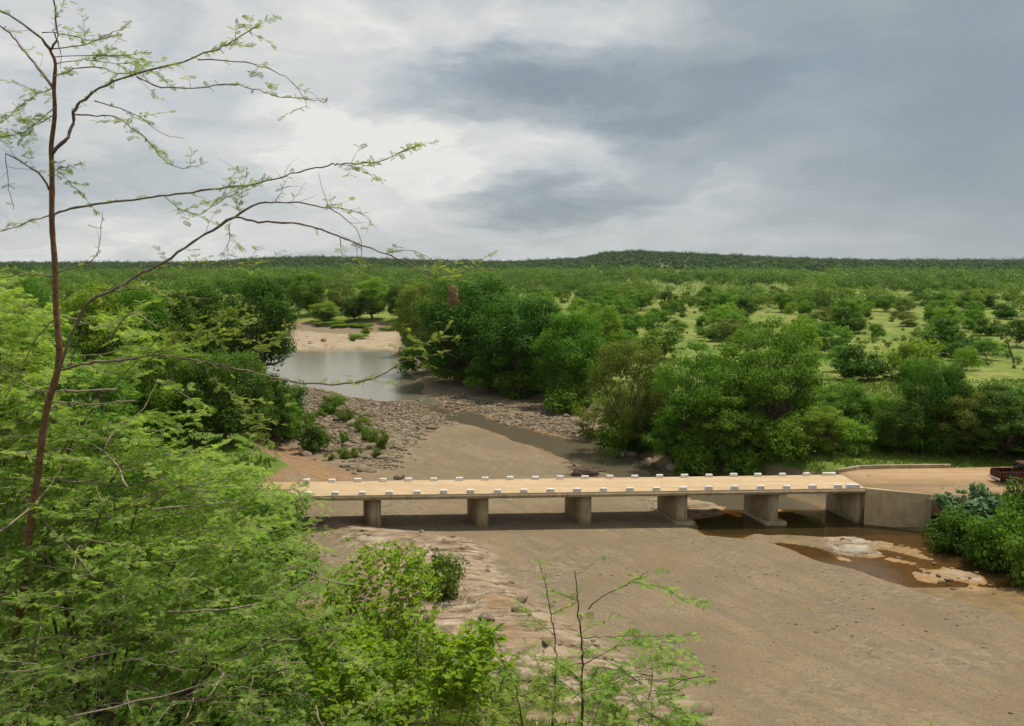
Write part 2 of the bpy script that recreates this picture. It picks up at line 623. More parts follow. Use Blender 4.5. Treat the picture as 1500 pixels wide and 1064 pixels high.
def hit(px, py):
    """ground point seen at a pixel of the photograph"""
    d = ray(px, py)
    p = CAM[None, :] + d[None, :] * (_T / d[1])[:, None]
    z = terrain(p[:, 0], p[:, 1])
    k = np.nonzero(p[:, 2] <= z)[0]
    i = k[0] if len(k) else len(_T) - 1
    return np.array([p[i, 0], p[i, 1], z[i]])


def lines(c0, c1, step, lo, hi, grow):
    a = list(np.arange(c0, c1 + 1e-6, step))
    s = step
    while a[-1] < hi:
        s *= grow
        a.append(a[-1] + s)
    s = step
    b = []
    cur = c0
    while cur > lo:
        s *= grow
        cur -= s
        b.append(cur)
    return np.array(b[::-1] + a)


def ground():
    xs = lines(-62, 78, 0.42, -9000, 9000, 1.10)
    ys = lines(26, 150, 0.42, -300, 330, 1.012)
    yb = [ys[-1]]
    s = 1.6
    while yb[-1] < 12000:
        s *= 1.06
        yb.append(yb[-1] + s)
    ys = np.concatenate([ys, np.array(yb[1:])])
    X, Y = np.meshgrid(xs, ys)
    Z, o = terrain(X, Y, True)
    n1, n2, n3 = o['n']
    ny, nx = X.shape
    v = np.stack([X, Y, Z], -1).reshape(-1, 3)
    i = np.arange(ny - 1)[:, None] * nx + np.arange(nx - 1)[None, :]
    q = np.stack([i, i + 1, i + nx + 1, i + nx], -1).reshape(-1, 4)
    b = MB()
    b.add(v, q)
    m, t, bs = material('ground_earth')
    g = b.build('ground', m, smooth=True)
    tag(g, kind='structure')
    # masks: R rock, G grass, B red soil, A wet/dark stones
    s = o['s']
    rock = np.maximum.reduce([sst(1.0, -2.0, o['rap'] + 2.5 * n1 + 2 * n2), sst(0.5, -2.0, o['ter'] + 2.0 * n1 + 1.0 * n2), sst(1, -4, o['far'] + 4 * n1),
                              sst(0.4, -0.6, o['lrock'] + 1.5 * n1), sst(0.4, -0.6, o['rmid'] + 1.2 * n1)])
    up = o['up']
    grass = up * sst(0.3, 0.75, up + 0.8 * n1)
    hillm = sst(0.5, 2.5, o['hill']) * (Y < 58)
    grass = np.maximum(grass * (1 - hillm), hillm * sst(-0.05, 0.15, n1) * sst(30, 36, Y))
    red = hillm * sst(38, 30, Y)
    rock = np.maximum(rock * (1 - red), (1 - red) * hillm * 0.8 * sst(0.1, -0.1, n1)) * (1 - 0.85 * grass)
    red0 = red
    red = np.maximum(sst(1.0, -2, o['red'] + 2 * n1), 0.8 * sst(0.25, 0.5, up) * sst(0.95, 0.6, up) * (X < 0))
    red = np.maximum(red, 0.75 * sst(0.05, 0.2, n1 + 0.5 * n2) * sst(0, -3, o['ter']))
    red = np.maximum(red, red0)
    rap = sst(1.0, -2.0, o['rap'] + 2.5 * n1 + 2 * n2)
    gap = sst(0.02, 0.16, fbm(X, Y * 1.6, 5.0, 3) - 0.5) * rap
    rock = rock * (1 - 0.75 * gap)
    a = g.data.attributes.new('mask', 'FLOAT_COLOR', 'POINT')
    a.data.foreach_set('color', np.stack([rock, grass, red, rap], -1).astype(np.float32).ravel())
    # material
    at = t.node('ShaderNodeAttribute', attribute_name='mask')
    mr, mg, mb = t.sep(at.outputs['Color'])
    mrap = at.outputs['Alpha']
    geo = t.node('ShaderNodeNewGeometry')
    pos = geo.outputs['Position']
    px_, py_, pz_ = t.sep(pos)
    nbig = t.noise(pos, 0.16, 5, 0.6).outputs['Fac']
    nmid = t.noise(pos, 1.1, 6, 0.65).outputs['Fac']
    nfin = t.noise(pos, 6.0, 6, 0.75).outputs['Fac']
    streak = t.noise(t.comb(t.m('ADD', t.m('MULTIPLY', px_, 0.5), t.m('MULTIPLY', py_, 0.32)), t.m('SUBTRACT', t.m('MULTIPLY', py_, 0.06), t.m('MULTIPLY', px_, 0.08)), 0.0), 1.5, 4, 0.6).outputs['Fac']
    sand = t.ramp(nbig, [(0.30, (0.178, 0.128, 0.074)), (0.48, (0.216, 0.159, 0.092)), (0.60, (0.246, 0.186, 0.108)), (0.75, (0.222, 0.174, 0.112))])
    sand = t.mix(t.rng_(streak, 0.46, 0.62, 0, 0.8), sand, (0.175, 0.140, 0.095))
    grit = t.voro(pos, 5.5)
    gc = t.sep(grit.outputs['Color'])
    peb = t.m('MULTIPLY', t.rng_(gc[0], 0.60, 0.90), t.rng_(grit.outputs['Distance'], 0.45, 0.2))
    peb = t.m('MULTIPLY', peb, t.rng_(t.m('ADD', t.m('MULTIPLY', nmid, 0.5), t.m('MULTIPLY', nbig, 0.5)), 0.42, 0.60, 0.15, 1.0))
    sand = t.mix(t.m('MULTIPLY', peb, 0.8), sand, t.ramp(gc[1], [(0.2, (0.10, 0.08, 0.055)), (0.6, (0.20, 0.18, 0.14)), (0.95, (0.40, 0.37, 0.31))]))
    sand = t.mix(t.rng_(nfin, 0.42, 0.68, 0.0, 0.6), sand, (0.105, 0.078, 0.048))
    gpat = t.rng_(t.noise(pos, 0.13, 5, 0.6, 0.4).outputs['Fac'], 0.42, 0.70, 0.0, 1.0, True)
    g2 = t.voro(pos, 3.2)
    g2c = t.sep(g2.outputs['Color'])
    gcol = t.ramp(g2c[0], [(0.0, (0.085, 0.066, 0.044)), (0.45, (0.185, 0.145, 0.10)), (0.8, (0.245, 0.20, 0.14)), (1.0, (0.36, 0.31, 0.235))])
    sand = t.mix(t.m('MULTIPLY', gpat, t.rng_(nfin, 0.30, 0.62, 0.15, 0.5)), sand, gcol)
    rip = t.noise(t.comb(t.m('ADD', t.m('MULTIPLY', px_, 0.69), t.m('MULTIPLY', py_, -0.35)), t.m('ADD', t.m('MULTIPLY', px_, 0.10), t.m('MULTIPLY', py_, 0.22)), 0.0), 3.4, 4, 0.6, 0.5).outputs['Fac']
    wet = t.rng_(pz_, 0.15, -0.04, 0.0, 1.0, True)
    sand = t.mix(t.m('MULTIPLY', wet, 0.8), sand, t.ramp(nmid, [(0.35, (0.10, 0.065, 0.02)), (0.65, (0.235, 0.14, 0.04))]))
    # rock
    lay = t.noise(t.comb(t.m('MULTIPLY', px_, 0.35), t.m('MULTIPLY', py_, 1.1), t.m('MULTIPLY', pz_, 5.0)), 1.0, 7, 0.65, 0.4).outputs['Fac']
    rk = t.ramp(lay, [(0.32, (0.07, 0.052, 0.034)), (0.42, (0.22, 0.16, 0.10)), (0.56, (0.35, 0.275, 0.19)), (0.72, (0.47, 0.41, 0.32))])
    rk = t.mix(t.rng_(nbig, 0.47, 0.62, 0, 0.40), rk, (0.27, 0.19, 0.115))
    crack = t.voro(t.comb(t.m('MULTIPLY', px_, 0.22), t.m('ADD', py_, t.m('MULTIPLY', nmid, 1.6)), pz_), 0.85, 'DISTANCE_TO_EDGE').outputs['Distance']
    crk = t.rng_(crack, 0.0, 0.09, 1.0, 0.0)
    crk = t.m('MULTIPLY', crk, t.rng_(nmid, 0.42, 0.6))
    rk = t.mix(t.m('MULTIPLY', crk, 0.75), rk, (0.05, 0.036, 0.022))
    rub = t.voro(pos, 2.3)
    rubc = t.sep(rub.outputs['Color'])
    rb = t.ramp(rubc[0], [(0.0, (0.08, 0.058, 0.032)), (0.4, (0.18, 0.138, 0.086)), (0.8, (0.30, 0.24, 0.16)), (1.0, (0.42, 0.36, 0.27))])
    rb = t.mix(t.rng_(rub.outputs['Distance'], 0.35, 0.75, 0, 0.9), rb, (0.04, 0.032, 0.02))
    rk = t.mix(mrap, rk, rb)
    rk = t.mix(t.rng_(py_, 150, 200), rk, t.ramp(lay, [(0.36, (0.17, 0.125, 0.075)), (0.46, (0.32, 0.25, 0.16)), (0.7, (0.42, 0.345, 0.245))]))
    rk = t.mix(t.m('MULTIPLY', t.rng_(px_, 17, 20), t.rng_(py_, 110, 90)), rk, t.ramp(lay, [(0.36, (0.16, 0.105, 0.055)), (0.46, (0.30, 0.235, 0.155)), (0.56, (0.38, 0.325, 0.245)), (0.7, (0.47, 0.43, 0.36))]))
    rk = t.mix(t.m('MULTIPLY', wet, 0.75), rk, (0.30, 0.155, 0.035))
    # grass and soil
    gr = t.ramp(t.noise(pos, 0.05, 6, 0.6).outputs['Fac'], [(0.33, (0.11, 0.18, 0.020)), (0.47, (0.19, 0.24, 0.036)), (0.58, (0.28, 0.285, 0.060)), (0.70, (0.33, 0.26, 0.10))])
    gr = t.mix(t.rng_(nmid, 0.40, 0.66, 0.0, 0.7), gr, (0.075, 0.12, 0.016))
    gr = t.mix(t.rng_(t.noise(pos, 0.30, 5, 0.65).outputs['Fac'], 0.46, 0.62, 0.0, 0.75), gr, (0.075, 0.135, 0.018))
    gr = t.mix(t.rng_(nfin, 0.45, 0.8, 0.0, 0.5), gr, (0.05, 0.07, 0.015))
    far = t.rng_(py_, 420, 900)
    gr = t.mix(t.m('MULTIPLY', far, 0.8), gr, (0.125, 0.175, 0.032))
    gr = t.mix(t.rng_(py_, 1200, 1900), gr, (0.045, 0.075, 0.018))  # hill ground darkened along with its woodland, cloud shadow put into the colour
    lush = t.m('MULTIPLY', t.rng_(py_, 150, 105), 0.8)
    gr = t.mix(lush, gr, t.ramp(nmid, [(0.3, (0.058, 0.120, 0.013)), (0.7, (0.12, 0.188, 0.026))]))
    so = t.ramp(nmid, [(0.3, (0.19, 0.11, 0.055)), (0.7, (0.30, 0.195, 0.105))])
    c = t.mix(mr, sand, rk)
    so = t.mix(t.rng_(py_, 44, 34), so, (0.085, 0.058, 0.032))
    c = t.mix(mb, c, so)
    gm = t.rng_(t.m('ADD', mg, t.m('MULTIPLY', t.m('SUBTRACT', nmid, 0.5), 0.9)), 0.35, 0.6)
    gm = t.m('MULTIPLY', gm, t.rng_(mg, 0.02, 0.12))
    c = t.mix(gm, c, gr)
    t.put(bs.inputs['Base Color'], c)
    bs.inputs['Roughness'].default_value = 0.95
    t.put(bs.inputs['Roughness'], t.m('SUBTRACT', 0.95, t.m('MULTIPLY', wet, 0.5)))
    h = t.m('ADD', t.m('MULTIPLY', nmid, 0.5), t.m('MULTIPLY', nfin, 0.22))
    h = t.m('ADD', h, t.m('MULTIPLY', peb, 0.35))
    h = t.m('ADD', h, t.m('MULTIPLY', rip, 0.16))
    h = t.m('SUBTRACT', h, t.m('MULTIPLY', t.m('MULTIPLY', gpat, g2.outputs['Distance']), 0.6))
    h = t.m('ADD', h, t.m('MULTIPLY', t.m('MULTIPLY', mr, lay), 1.6))
    h = t.m('SUBTRACT', h, t.m('MULTIPLY', t.m('MULTIPLY', mr, crk), 0.6))
    h = t.m('SUBTRACT', h, t.m('MULTIPLY', t.m('MULTIPLY', mrap, rub.outputs['Distance']), 0.8))
    t.put(bs.inputs['Normal'], t.bump(h, 0.8, 0.22))


ground()


def water(name, outline, level, silt, amount, clear, rough):
    m, t, b = material(name)
    geo = t.node('ShaderNodeNewGeometry')
    x, y, z = t.sep(geo.outputs['Position'])
    n = t.noise(t.comb(t.m('MULTIPLY', x, 0.7), t.m('MULTIPLY', y, 1.3), 0.0), 1.6, 4, 0.6).outputs['Fac']
    n2 = t.noise(geo.outputs['Position'], 0.11, 3, 0.5).outputs['Fac']
    st = t.m('MULTIPLY', t.rng_(n2, 0.4, 0.65, 0.25, 1.0), 0.05)
    bp = t.node('ShaderNodeBump')
    t.put(bp.inputs['Strength'], st)
    bp.inputs['Distance'].default_value = 0.3
    t.put(bp.inputs['Height'], n)
    gl = t.node('ShaderNodeBsdfGlossy')
    gl.inputs['Color'].default_value = (0.92, 0.92, 0.88, 1)
    gl.inputs['Roughness'].default_value = rough
    t.put(gl.inputs['Normal'], bp.outputs[0])
    tr = t.node('ShaderNodeBsdfTransparent')
    tr.inputs['Color'].default_value = (*clear, 1)
    df = t.node('ShaderNodeBsdfDiffuse')
    df.inputs['Color'].default_value = (*silt, 1)
    mx0 = t.node('ShaderNodeMixShader')
    mx0.inputs[0].default_value = amount
    t.l.new(tr.outputs[0], mx0.inputs[1])
    t.l.new(df.outputs[0], mx0.inputs[2])
    fr = t.node('ShaderNodeFresnel')
    fr.inputs['IOR'].default_value = 1.33
    t.put(fr.inputs['Normal'], bp.outputs[0])
    mx = t.node('ShaderNodeMixShader')
    t.l.new(fr.outputs[0], mx.inputs[0])
    t.l.new(mx0.outputs[0], mx.inputs[1])
    t.l.new(gl.outputs[0], mx.inputs[2])
    t.l.new(mx.outputs[0], t.n['Material Output'].inputs[0])
    o = MB()
    n = len(outline)
    o.add(np.column_stack([outline, np.full(n, level)]), [list(range(4))] if n == 4 else None, None if n == 4 else [[0, a, a + 1] for a in range(1, n - 1)])
    tag(o.build(name, m), kind='structure')


YP, YB = 134.0, 77.0    # silty pool beyond YP, grey channel above the bridge (sky reflection painted into both greys), clear amber water below it
water('river_water', np.array([[-60, 30], [110, 30], [110, YB], [-60, YB]]), -0.05, (0.105, 0.075, 0.032), 0.30, (0.66, 0.50, 0.26), 0.06)
water('channel_water', np.array([[-60, YB], [110, YB], [110, YP], [-60, YP]]), -0.05, (0.160, 0.140, 0.095), 0.60, (0.66, 0.52, 0.32), 0.10)
water('pool_water', np.array([[-110, YP], [60, YP], [60, 330], [-110, 330]]), -0.05, (0.21, 0.195, 0.14), 0.65, (0.6, 0.5, 0.35), 0.16)

# ------------------------------------------------------------------ bridge
MAT['deck'] = concrete('deck_sandy_concrete', (0.42, 0.305, 0.178), (0.53, 0.395, 0.245), (0.36, 0.25, 0.14), 0.8, tracks=(0.36, 0.26, 0.16))
MAT['conc'] = concrete('concrete_weathered', (0.28, 0.22, 0.135), (0.42, 0.345, 0.22), (0.09, 0.072, 0.045), 1.4)
MAT['wall'] = concrete('concrete_wall_boards', (0.36, 0.28, 0.16), (0.50, 0.40, 0.245), (0.085, 0.07, 0.042), 1.1, True)
MAT['white'] = paint('white_block_paint', (0.74, 0.74, 0.71), 0.7, 0, (0.34, 0.27, 0.19), 0.75, 5.0)
MAT['road'] = concrete('dirt_road', (0.42, 0.275, 0.145), (0.53, 0.375, 0.225), (0.33, 0.20, 0.10), 0.5, tracks=(0.37, 0.22, 0.11))

ZD = 3.1
NL = P(430, 727, ZD)
NR = P(1268, 715, ZD)
ax = unit(NR - NL)                       # along the bridge
ny = np.array([-ax[1], ax[0], 0])        # across, away from the camera
DW = 4.7
LEN = float(np.linalg.norm(NR - NL))
BR = empty('low_water_bridge', NL)
tag(BR, 'low concrete causeway bridge with white kerb blocks crossing the sandy riverbed', 'bridge')
SKEW = math.atan2(0.22, 0.97)
YAW = math.atan2(ax[1], ax[0])


def Bp(u, w, z):
    """bridge coordinates -> local (relative to NL): along, across, height above the riverbed datum"""
    p = ax * u + ny * w
    return [p[0], p[1], z - ZD]


def bevel(o, w=0.03, seg=2):
    md = o.modifiers.new('bevel', 'BEVEL')
    md.width = w
    md.segments = seg
    md.limit_method = 'ANGLE'
    return o


def bbox_uw(mb, u0, u1, w0, w1, z0, z1, shear=0.0):
    c = [(u0, w0), (u1, w0), (u1, w1), (u0, w1)]
    v = [Bp(u + shear * w, w, z) for z in (z0, z1) for u, w in c]
    mb.add(v, [[0, 3, 2, 1], [4, 5, 6, 7], [0, 1, 5, 4], [1, 2, 6, 5], [2, 3, 7, 6], [3, 0, 4, 7]])


b = MB()
bbox_uw(b, -0.5, LEN, 0.0, DW, ZD - 0.42, ZD)
bevel(b.build('deck', 'deck', BR), 0.03)
b = MB()
bbox_uw(b, -0.45, LEN - 0.05, -0.05, 0.0, ZD - 0.42, ZD - 0.12)
bbox_uw(b, -0.45, LEN - 0.05, DW, DW + 0.05, ZD - 0.42, ZD - 0.12)
b.build('edge_beam', 'conc', BR)


def u_at(px, py, z):
    p = P(px, py, z) - NL
    return float(p @ ax)


piers = [(540, 559, 770), (700, 717, 778), (850, 868, 778), (993, 1009, 783), (1126, 1143, 780)]
for i, (x0, x1, yb) in enumerate(piers):
    # near end of the pier sits just inside the near edge of the deck
    W0 = 0.35
    y0 = (NL + ny * W0)
    def u_px(px):
        # intersect the vertical line of sight with the plane w = W0
        k = (px - 750) / FPX / math.cos(0)
        # x = k' * depth, with depth measured along the camera axis (use level z=1.5)
        best = None
        for u in np.linspace(0, LEN, 1400):
            q = NL + ax * u + ny * W0
            q[2] = 1.5
            d = q - CAM
            px_ = 750 + FPX * (d @ RGT) / (d @ FWD)
            if best is None or abs(px_ - px) < best[0]:
                best = (abs(px_ - px), u)
        return best[1]
    u0, u1 = u_px(x0), u_px(x1)
    mb = MB()
    # rounded cutwater ends
    prof = []
    hw = (u1 - u0) / 2
    for k in range(7):
        a = math.pi + math.pi * k / 6
        prof.append((u0 + hw + hw * math.cos(a), W0 + 0.28 + 0.28 * math.sin(a)))
    for k in range(7):
        a = math.pi * k / 6
        prof.append((u0 + hw + hw * math.cos(a), W0 + 3.85 + 0.28 * math.sin(a)))
    sh = -0.225
    pl = [Bp(u + sh * (w - W0), w, 0)[:2] for u, w in prof]
    mb.prism(pl, -0.9 - ZD, ZD - 0.42 - ZD)
    pr = mb.build('pier', 'conc', BR)
    if i >= 3:
        mb = MB()
        pl = [Bp(u0 + hw + (u - u0 - hw) * 1.9 + 0.25 + sh * (w - W0), W0 + (w - W0) * 1.1 - 0.35, 0)[:2] for u, w in prof]
        mb.prism(pl, -0.9 - ZD, (0.32 if i == 3 else 0.22) - ZD)
        bevel(mb.build('footing', 'conc', pr), 0.04)

# right abutment with slanting wing wall
UA = LEN
C0 = NL + ax * (UA - 0.02) + ny * 0.02
C1 = P(1366, 723, ZD)
C2 = NL + ax * (UA - 1.0) + ny * 4.5
mb = MB()
dv = unit(C1 - C0)
nv = np.array([-dv[1], dv[0], 0])
pts = [C0, C1, C1 + nv * 0.5, C0 + nv * 0.5]
pl = [(p - NL)[:2] for p in pts]
mb.prism(pl, -0.8 - ZD, np.array([ZD, ZD - 0.05, ZD - 0.05, ZD]) - ZD - 0.03)
bevel(mb.build('wing_wall', 'wall', BR), 0.05)
mb = MB()
bbox_uw(mb, UA - 0.02, UA + 0.62, 0.53, DW - 0.05, -0.8, ZD - 0.035, -0.225)
bbox_uw(mb, UA - 0.32, UA + 0.30, 0.53, DW - 0.05, -0.8, ZD - 0.43, -0.225)
mb.build('abutment', 'conc', BR)
mb = MB()
bbox_uw(mb, -2.2, -0.55, 0.1, DW - 0.1, -0.5, ZD - 0.05)
mb.build('abutment', 'conc', BR)

# white kerb blocks
near_u = np.linspace(u_at(452, 724, ZD), u_at(1225, 713, ZD), 21)
far_u = np.linspace(u_at(449, 706, ZD), u_at(1180, 696, ZD), 21)


def block(u, w, ln):
    mb = MB()
    jl = random.uniform(-0.03, 0.03)
    x0, x1, w0, w1 = u - ln / 2 + jl, u + ln / 2 + jl, w - 0.16, w + 0.16
    z0, z1 = ZD + 0.002, ZD + random.uniform(0.25, 0.30)
    k = 0.035
    v = [Bp(a, c, z0) for a, c in ((x0, w0), (x1, w0), (x1, w1), (x0, w1))] + [Bp(a, c, z1) for a, c in ((x0 + k, w0 + k), (x1 - k, w0 + k), (x1 - k, w1 - k), (x0 + k, w1 - k))]
    mb.add(v, [[0, 3, 2, 1], [4, 5, 6, 7], [0, 1, 5, 4], [1, 2, 6, 5], [2, 3, 7, 6], [3, 0, 4, 7]])
    bevel(mb.build('kerb_block', 'white', BR), 0.02)


for u in near_u:
    block(u, 0.22, random.uniform(.60, .68))
block(u_at(1245, 713, ZD) + 0.1, 0.22, 1.15)
for u in far_u:
    block(u, DW - 0.22, random.uniform(.60, .68))
block(u_at(1212, 695, ZD), DW - 0.22, 1.2)

# dirt road on both banks: solid sheets
mb = MB()
rd = [NL + ax * (LEN + 0.004) + ny * 0.45, C1 + nv * 0.1, P(1425, 724, ZD), P(1520, 716, ZD), P(1700, 712, ZD), P(1900, 706, ZD), P(1900, 676, ZD), P(1520, 683, ZD), P(1392, 685.5, ZD), P(1260, 687.5, ZD), P(1226, 692, ZD),
      NL + ax * (LEN + 0.004) + ny * DW]
mb.prism([p[:2] for p in rd], 1.2, ZD - 0.004)
tag(mb.build('dirt_road', 'road'), kind='structure')
mb = MB()
rd = [NL + ax * -0.5 + ny * 0.05, NL + ax * -0.5 + ny * (DW - 0.05), NL + ax * -14 + ny * (DW + 0.5), NL + ax * -45 + ny * 12, NL + ax * -45 + ny * 6, NL + ax * -14 + ny * -0.6]
mb.prism([p[:2] for p in rd], 0.8, ZD + 0.0)
tag(mb.build('dirt_road', 'road'), kind='structure')

# low kerb wall on the far side of the apron
mb = MB()
kp = [P(1226, 692.5, ZD), P(1258, 687.2, ZD), P(1300, 686.0, ZD), P(1392, 685.0, ZD)]
for a, c in zip(kp[:-1], kp[1:]):
    dd = unit(c - a)
    nn = np.array([-dd[1], dd[0], 0]) * 0.14
    mb.prism([(p)[:2] for p in (a - nn, c - nn, c + nn, a + nn)], ZD - 0.5, ZD + 0.32)
tag(bevel(mb.build('kerb_wall', 'conc'), 0.03), 'low concrete kerb wall edging the dirt apron past the bridge end', 'low wall')


# ------------------------------------------------------------------ trees (crown, trunk)
def leaf_quads(mb, pts, nrm, size, tint, elong=1.5, g=None):
    """one rhombic leaf clump face per point"""
    g = g or rng
    n = len(pts)
    nrm = unit(nrm)
    a = unit(np.cross(nrm, unit(g.normal(size=(n, 3)))))
    bb = np.cross(nrm, a)
    s = size * g.uniform(0.6, 1.35, n)[:, None]
    fold = nrm * s * 0.22
    v = np.stack([pts - a * s * elong * 0.5, pts + bb * s * 0.5 - fold, pts + a * s * elong * 0.5, pts - bb * s * 0.5 - fold], 1).reshape(-1, 3)
    q = np.arange(n * 4).reshape(-1, 4)
    mb.add(v, q, tint=np.clip(tint, 0, 1))


def make_plant(name, mat, h, w, nclump, nleaf, leaf, seed, trunk=True, base=0.30, flat=0.6, spread=1.0, clump_r=0.24, sparse=0.0, multi=1, barkm='bark', up=0.45):
    """tree or bush prototype: returns root (Empty with trunk + crown, or a single crown mesh for a bush)"""
    g = np.random.default_rng(seed)
    z0 = h * base
    ch = h - z0
    cl = []
    for k in range(nclump):
        for _ in range(40):
            d = unit(g.normal(size=3))
            r = g.uniform(0.45, 0.90)
            if d[2] < -0.8 and trunk:
                continue
            c = np.array([d[0] * w / 2 * r, d[1] * w / 2 * r, z0 + ch * (0.45 + 0.5 * d[2] * r)])
            lim = 1.0 if not trunk else 0.82 + 0.18 * min(1, (c[2] - z0) / (0.4 * ch))
            if np.hypot(c[0], c[1]) > w / 2 * lim:
                continue
            break
        rad = w * clump_r * g.uniform(0.6, 1.25)
        cl.append((c, rad, g.uniform(-0.22, 0.22)))
    cr = MB()
    for c, rad, tn in cl:
        n = max(12, int(nleaf / nclump * (rad / (w * clump_r)) ** 1.6))
        d = unit(g.normal(size=(n, 3)))
        lump = 1 + 0.28 * np.sin(d[:, 0] * 5 + c[0]) * np.sin(d[:, 1] * 5 + c[1]) + 0.2 * np.sin(d[:, 2] * 7 + c[2])
        rr = rad * g.beta(4.0, 1.3, n) * lump
        p = c + d * rr[:, None] * np.array([1, 1, flat])
        p[:, 2] = np.maximum(p[:, 2], 0.05 + 0.1 * g.random(n))
        keep = g.random(n) > sparse * (0.4 + 0.6 * (np.sin(p[:, 0] * 2.1) * np.sin(p[:, 1] * 2.3 + 1) * np.sin(p[:, 2] * 2.7) > 0))
        p, d = p[keep], d[keep]
        nr = d * 0.75 + np.array([0, 0, up]) + g.normal(size=(len(p), 3)) * 0.33
        leaf_quads(cr, p, nr, leaf, 0.5 + tn + g.normal(size=len(p)) * 0.17, 1.5, g)
    tb = MB()
    for k in range(multi):
        off = np.array([g.normal() * 0.25, g.normal() * 0.25, 0]) * (multi > 1) * h * 0.06
        fork = np.array([g.normal() * 0.04 * h, g.normal() * 0.04 * h, max(z0 * 0.75, h * 0.12)]) + off * 2
        r0 = h * 0.021 / math.sqrt(multi) if trunk else h * 0.010
        tb.tube(curve([off + [0, 0, -0.6], off * 1.3 + [g.normal() * .01 * h, 0, fork[2] * 0.5], fork], 7), np.linspace(r0 * 1.25, r0 * 0.85, 7), 7)
        for c, rad, _ in cl[k::multi]:
            mid = fork * 0.5 + c * 0.5 + np.array([g.normal() * .05 * w, g.normal() * .05 * w, -0.04 * h])
            tip = c - (c - fork) * 0.04
            tb.tube(curve([fork, mid, tip], 9), np.linspace(r0 * 0.62, r0 * 0.10, 9), 5)
    if trunk:
        root = empty(name)
        tb.build('trunk', barkm, root, True)
        cr.build('crown', mat, root)
        root['h'] = h
        root['w'] = w
        return root
    # bush: stems belong to the same mesh, with their own material
    o = cr.build(name, mat)
    st = tb.build('stems', barkm)
    # join stems into the bush mesh
    me, ms = o.data, st.data
    bm = bmesh.new()
    bm.from_mesh(me)
    nf = len(bm.faces)
    bm.from_mesh(ms)
    bm.faces.ensure_lookup_table()
    for f in bm.faces[nf:]:
        f.material_index = 1
    bm.to_mesh(me)
    bm.free()
    me.materials.append(MAT[barkm])
    bpy.data.objects.remove(st)
    bpy.data.meshes.remove(ms)
    o['h'] = h
    o['w'] = w
    return o


PROTO = {}


def proto(key, *a, **k):
    PROTO[key] = [make_plant(*a, **k), False]


TREE, BUSH = 'riverside_tree', 'thorn_bush'
proto('round', TREE, 'dark', 12, 12, 80, 32000, 0.17, 1, base=0.02, flat=0.85, clump_r=0.13)
proto('round2', TREE, 'mid', 12, 11, 76, 30000, 0.17, 2, base=0.03, flat=0.65, clump_r=0.135)
proto('layer', TREE, 'mid', 12, 13, 76, 28000, 0.165, 3, base=0.02, flat=0.45, clump_r=0.135, sparse=0.08, up=0.7)
proto('layer2', TREE, 'dark', 12, 12, 84, 30000, 0.165, 4, base=0.0, flat=0.42, clump_r=0.12, sparse=0.1, multi=2, up=0.7)
proto('olive', TREE, 'olive', 12, 12, 72, 26000, 0.155, 5, base=0.03, flat=0.55, clump_r=0.13, sparse=0.12, multi=2)
proto('tall', TREE, 'light', 12, 8.5, 56, 22000, 0.165, 6, base=0.06, flat=0.6, clump_r=0.15)
proto('bushD', BUSH, 'dark', 4, 5, 24, 4200, 0.18, 11, trunk=False, base=0.0, flat=0.7, clump_r=0.18)
proto('bushM', BUSH, 'mid', 4, 5, 26, 4200, 0.17, 12, trunk=False, base=0.02, flat=0.65, clump_r=0.17)
proto('bushL', BUSH, 'light', 4, 5.5, 26, 4000, 0.17, 13, trunk=False, base=0.02, flat=0.55, sparse=0.15, clump_r=0.17)
proto('bushO', BUSH, 'olive', 4, 4.8, 24, 3600, 0.16, 14, trunk=False, base=0.03, flat=0.6, sparse=0.2, clump_r=0.17)
proto('spread', BUSH, 'mid', 4.5, 6.5, 30, 4200, 0.17, 15, trunk=False, base=0.22, flat=0.38, sparse=0.1, multi=2, up=0.8, clump_r=0.17)
proto('spreadD', BUSH, 'dark', 4.5, 6, 28, 4200, 0.17, 16, trunk=False, base=0.16, flat=0.45, multi=2, up=0.7, clump_r=0.17)
proto('big_leaf', 'leafy_shrub', 'bluish', 3, 4.2, 22, 2600, 0.24, 17, trunk=False, base=0.0, flat=0.7, clump_r=0.19)
proto('lush', 'leafy_shrub', 'mid', 3, 4.5, 26, 5200, 0.14, 18, trunk=False, base=0.0, flat=0.7, clump_r=0.18)
proto('lush2', 'leafy_shrub', 'light', 3, 4.5, 28, 5200, 0.13, 22, trunk=False, base=0.0, flat=0.6, clump_r=0.17)
proto('lushS', 'slope_shrub', 'mid', 3, 4.5, 30, 12000, 0.075, 31, trunk=False, base=0.0, flat=0.7, clump_r=0.17, sparse=0.2)
proto('lushSD', 'slope_shrub', 'dark', 3, 4.5, 30, 12000, 0.075, 32, trunk=False, base=0.0, flat=0.7, clump_r=0.17, sparse=0.2)
proto('lushS2', 'slope_shrub', 'light', 2, 4, 40, 9000, 0.06, 33, trunk=False, base=0.0, flat=0.5, clump_r=0.12, sparse=0.45)
proto('lushD', 'leafy_shrub', 'dark', 3, 4.5, 26, 5200, 0.14, 23, trunk=False, base=0.0, flat=0.7, clump_r=0.18)
proto('tuft', 'riverbed_shrub', 'olive', 2, 2.6, 18, 2800, 0.10, 19, trunk=False, base=0.0, flat=0.9, clump_r=0.19)
proto('tuftM', 'riverbed_shrub', 'mid', 2, 2.8, 18, 2800, 0.11, 20, trunk=False, base=0.0, flat=0.8, clump_r=0.19)


def in_poly(poly, n, g):
    poly = np.array(poly, float)
    lo, hi = poly.min(0), poly.max(0)
    out = []
    while len(out) < n:
        q = g.uniform(lo, hi, (4 * n, 2))
        out += list(q[sdf(poly, q[:, 0], q[:, 1]) < 0])
    return np.array(out[:n])


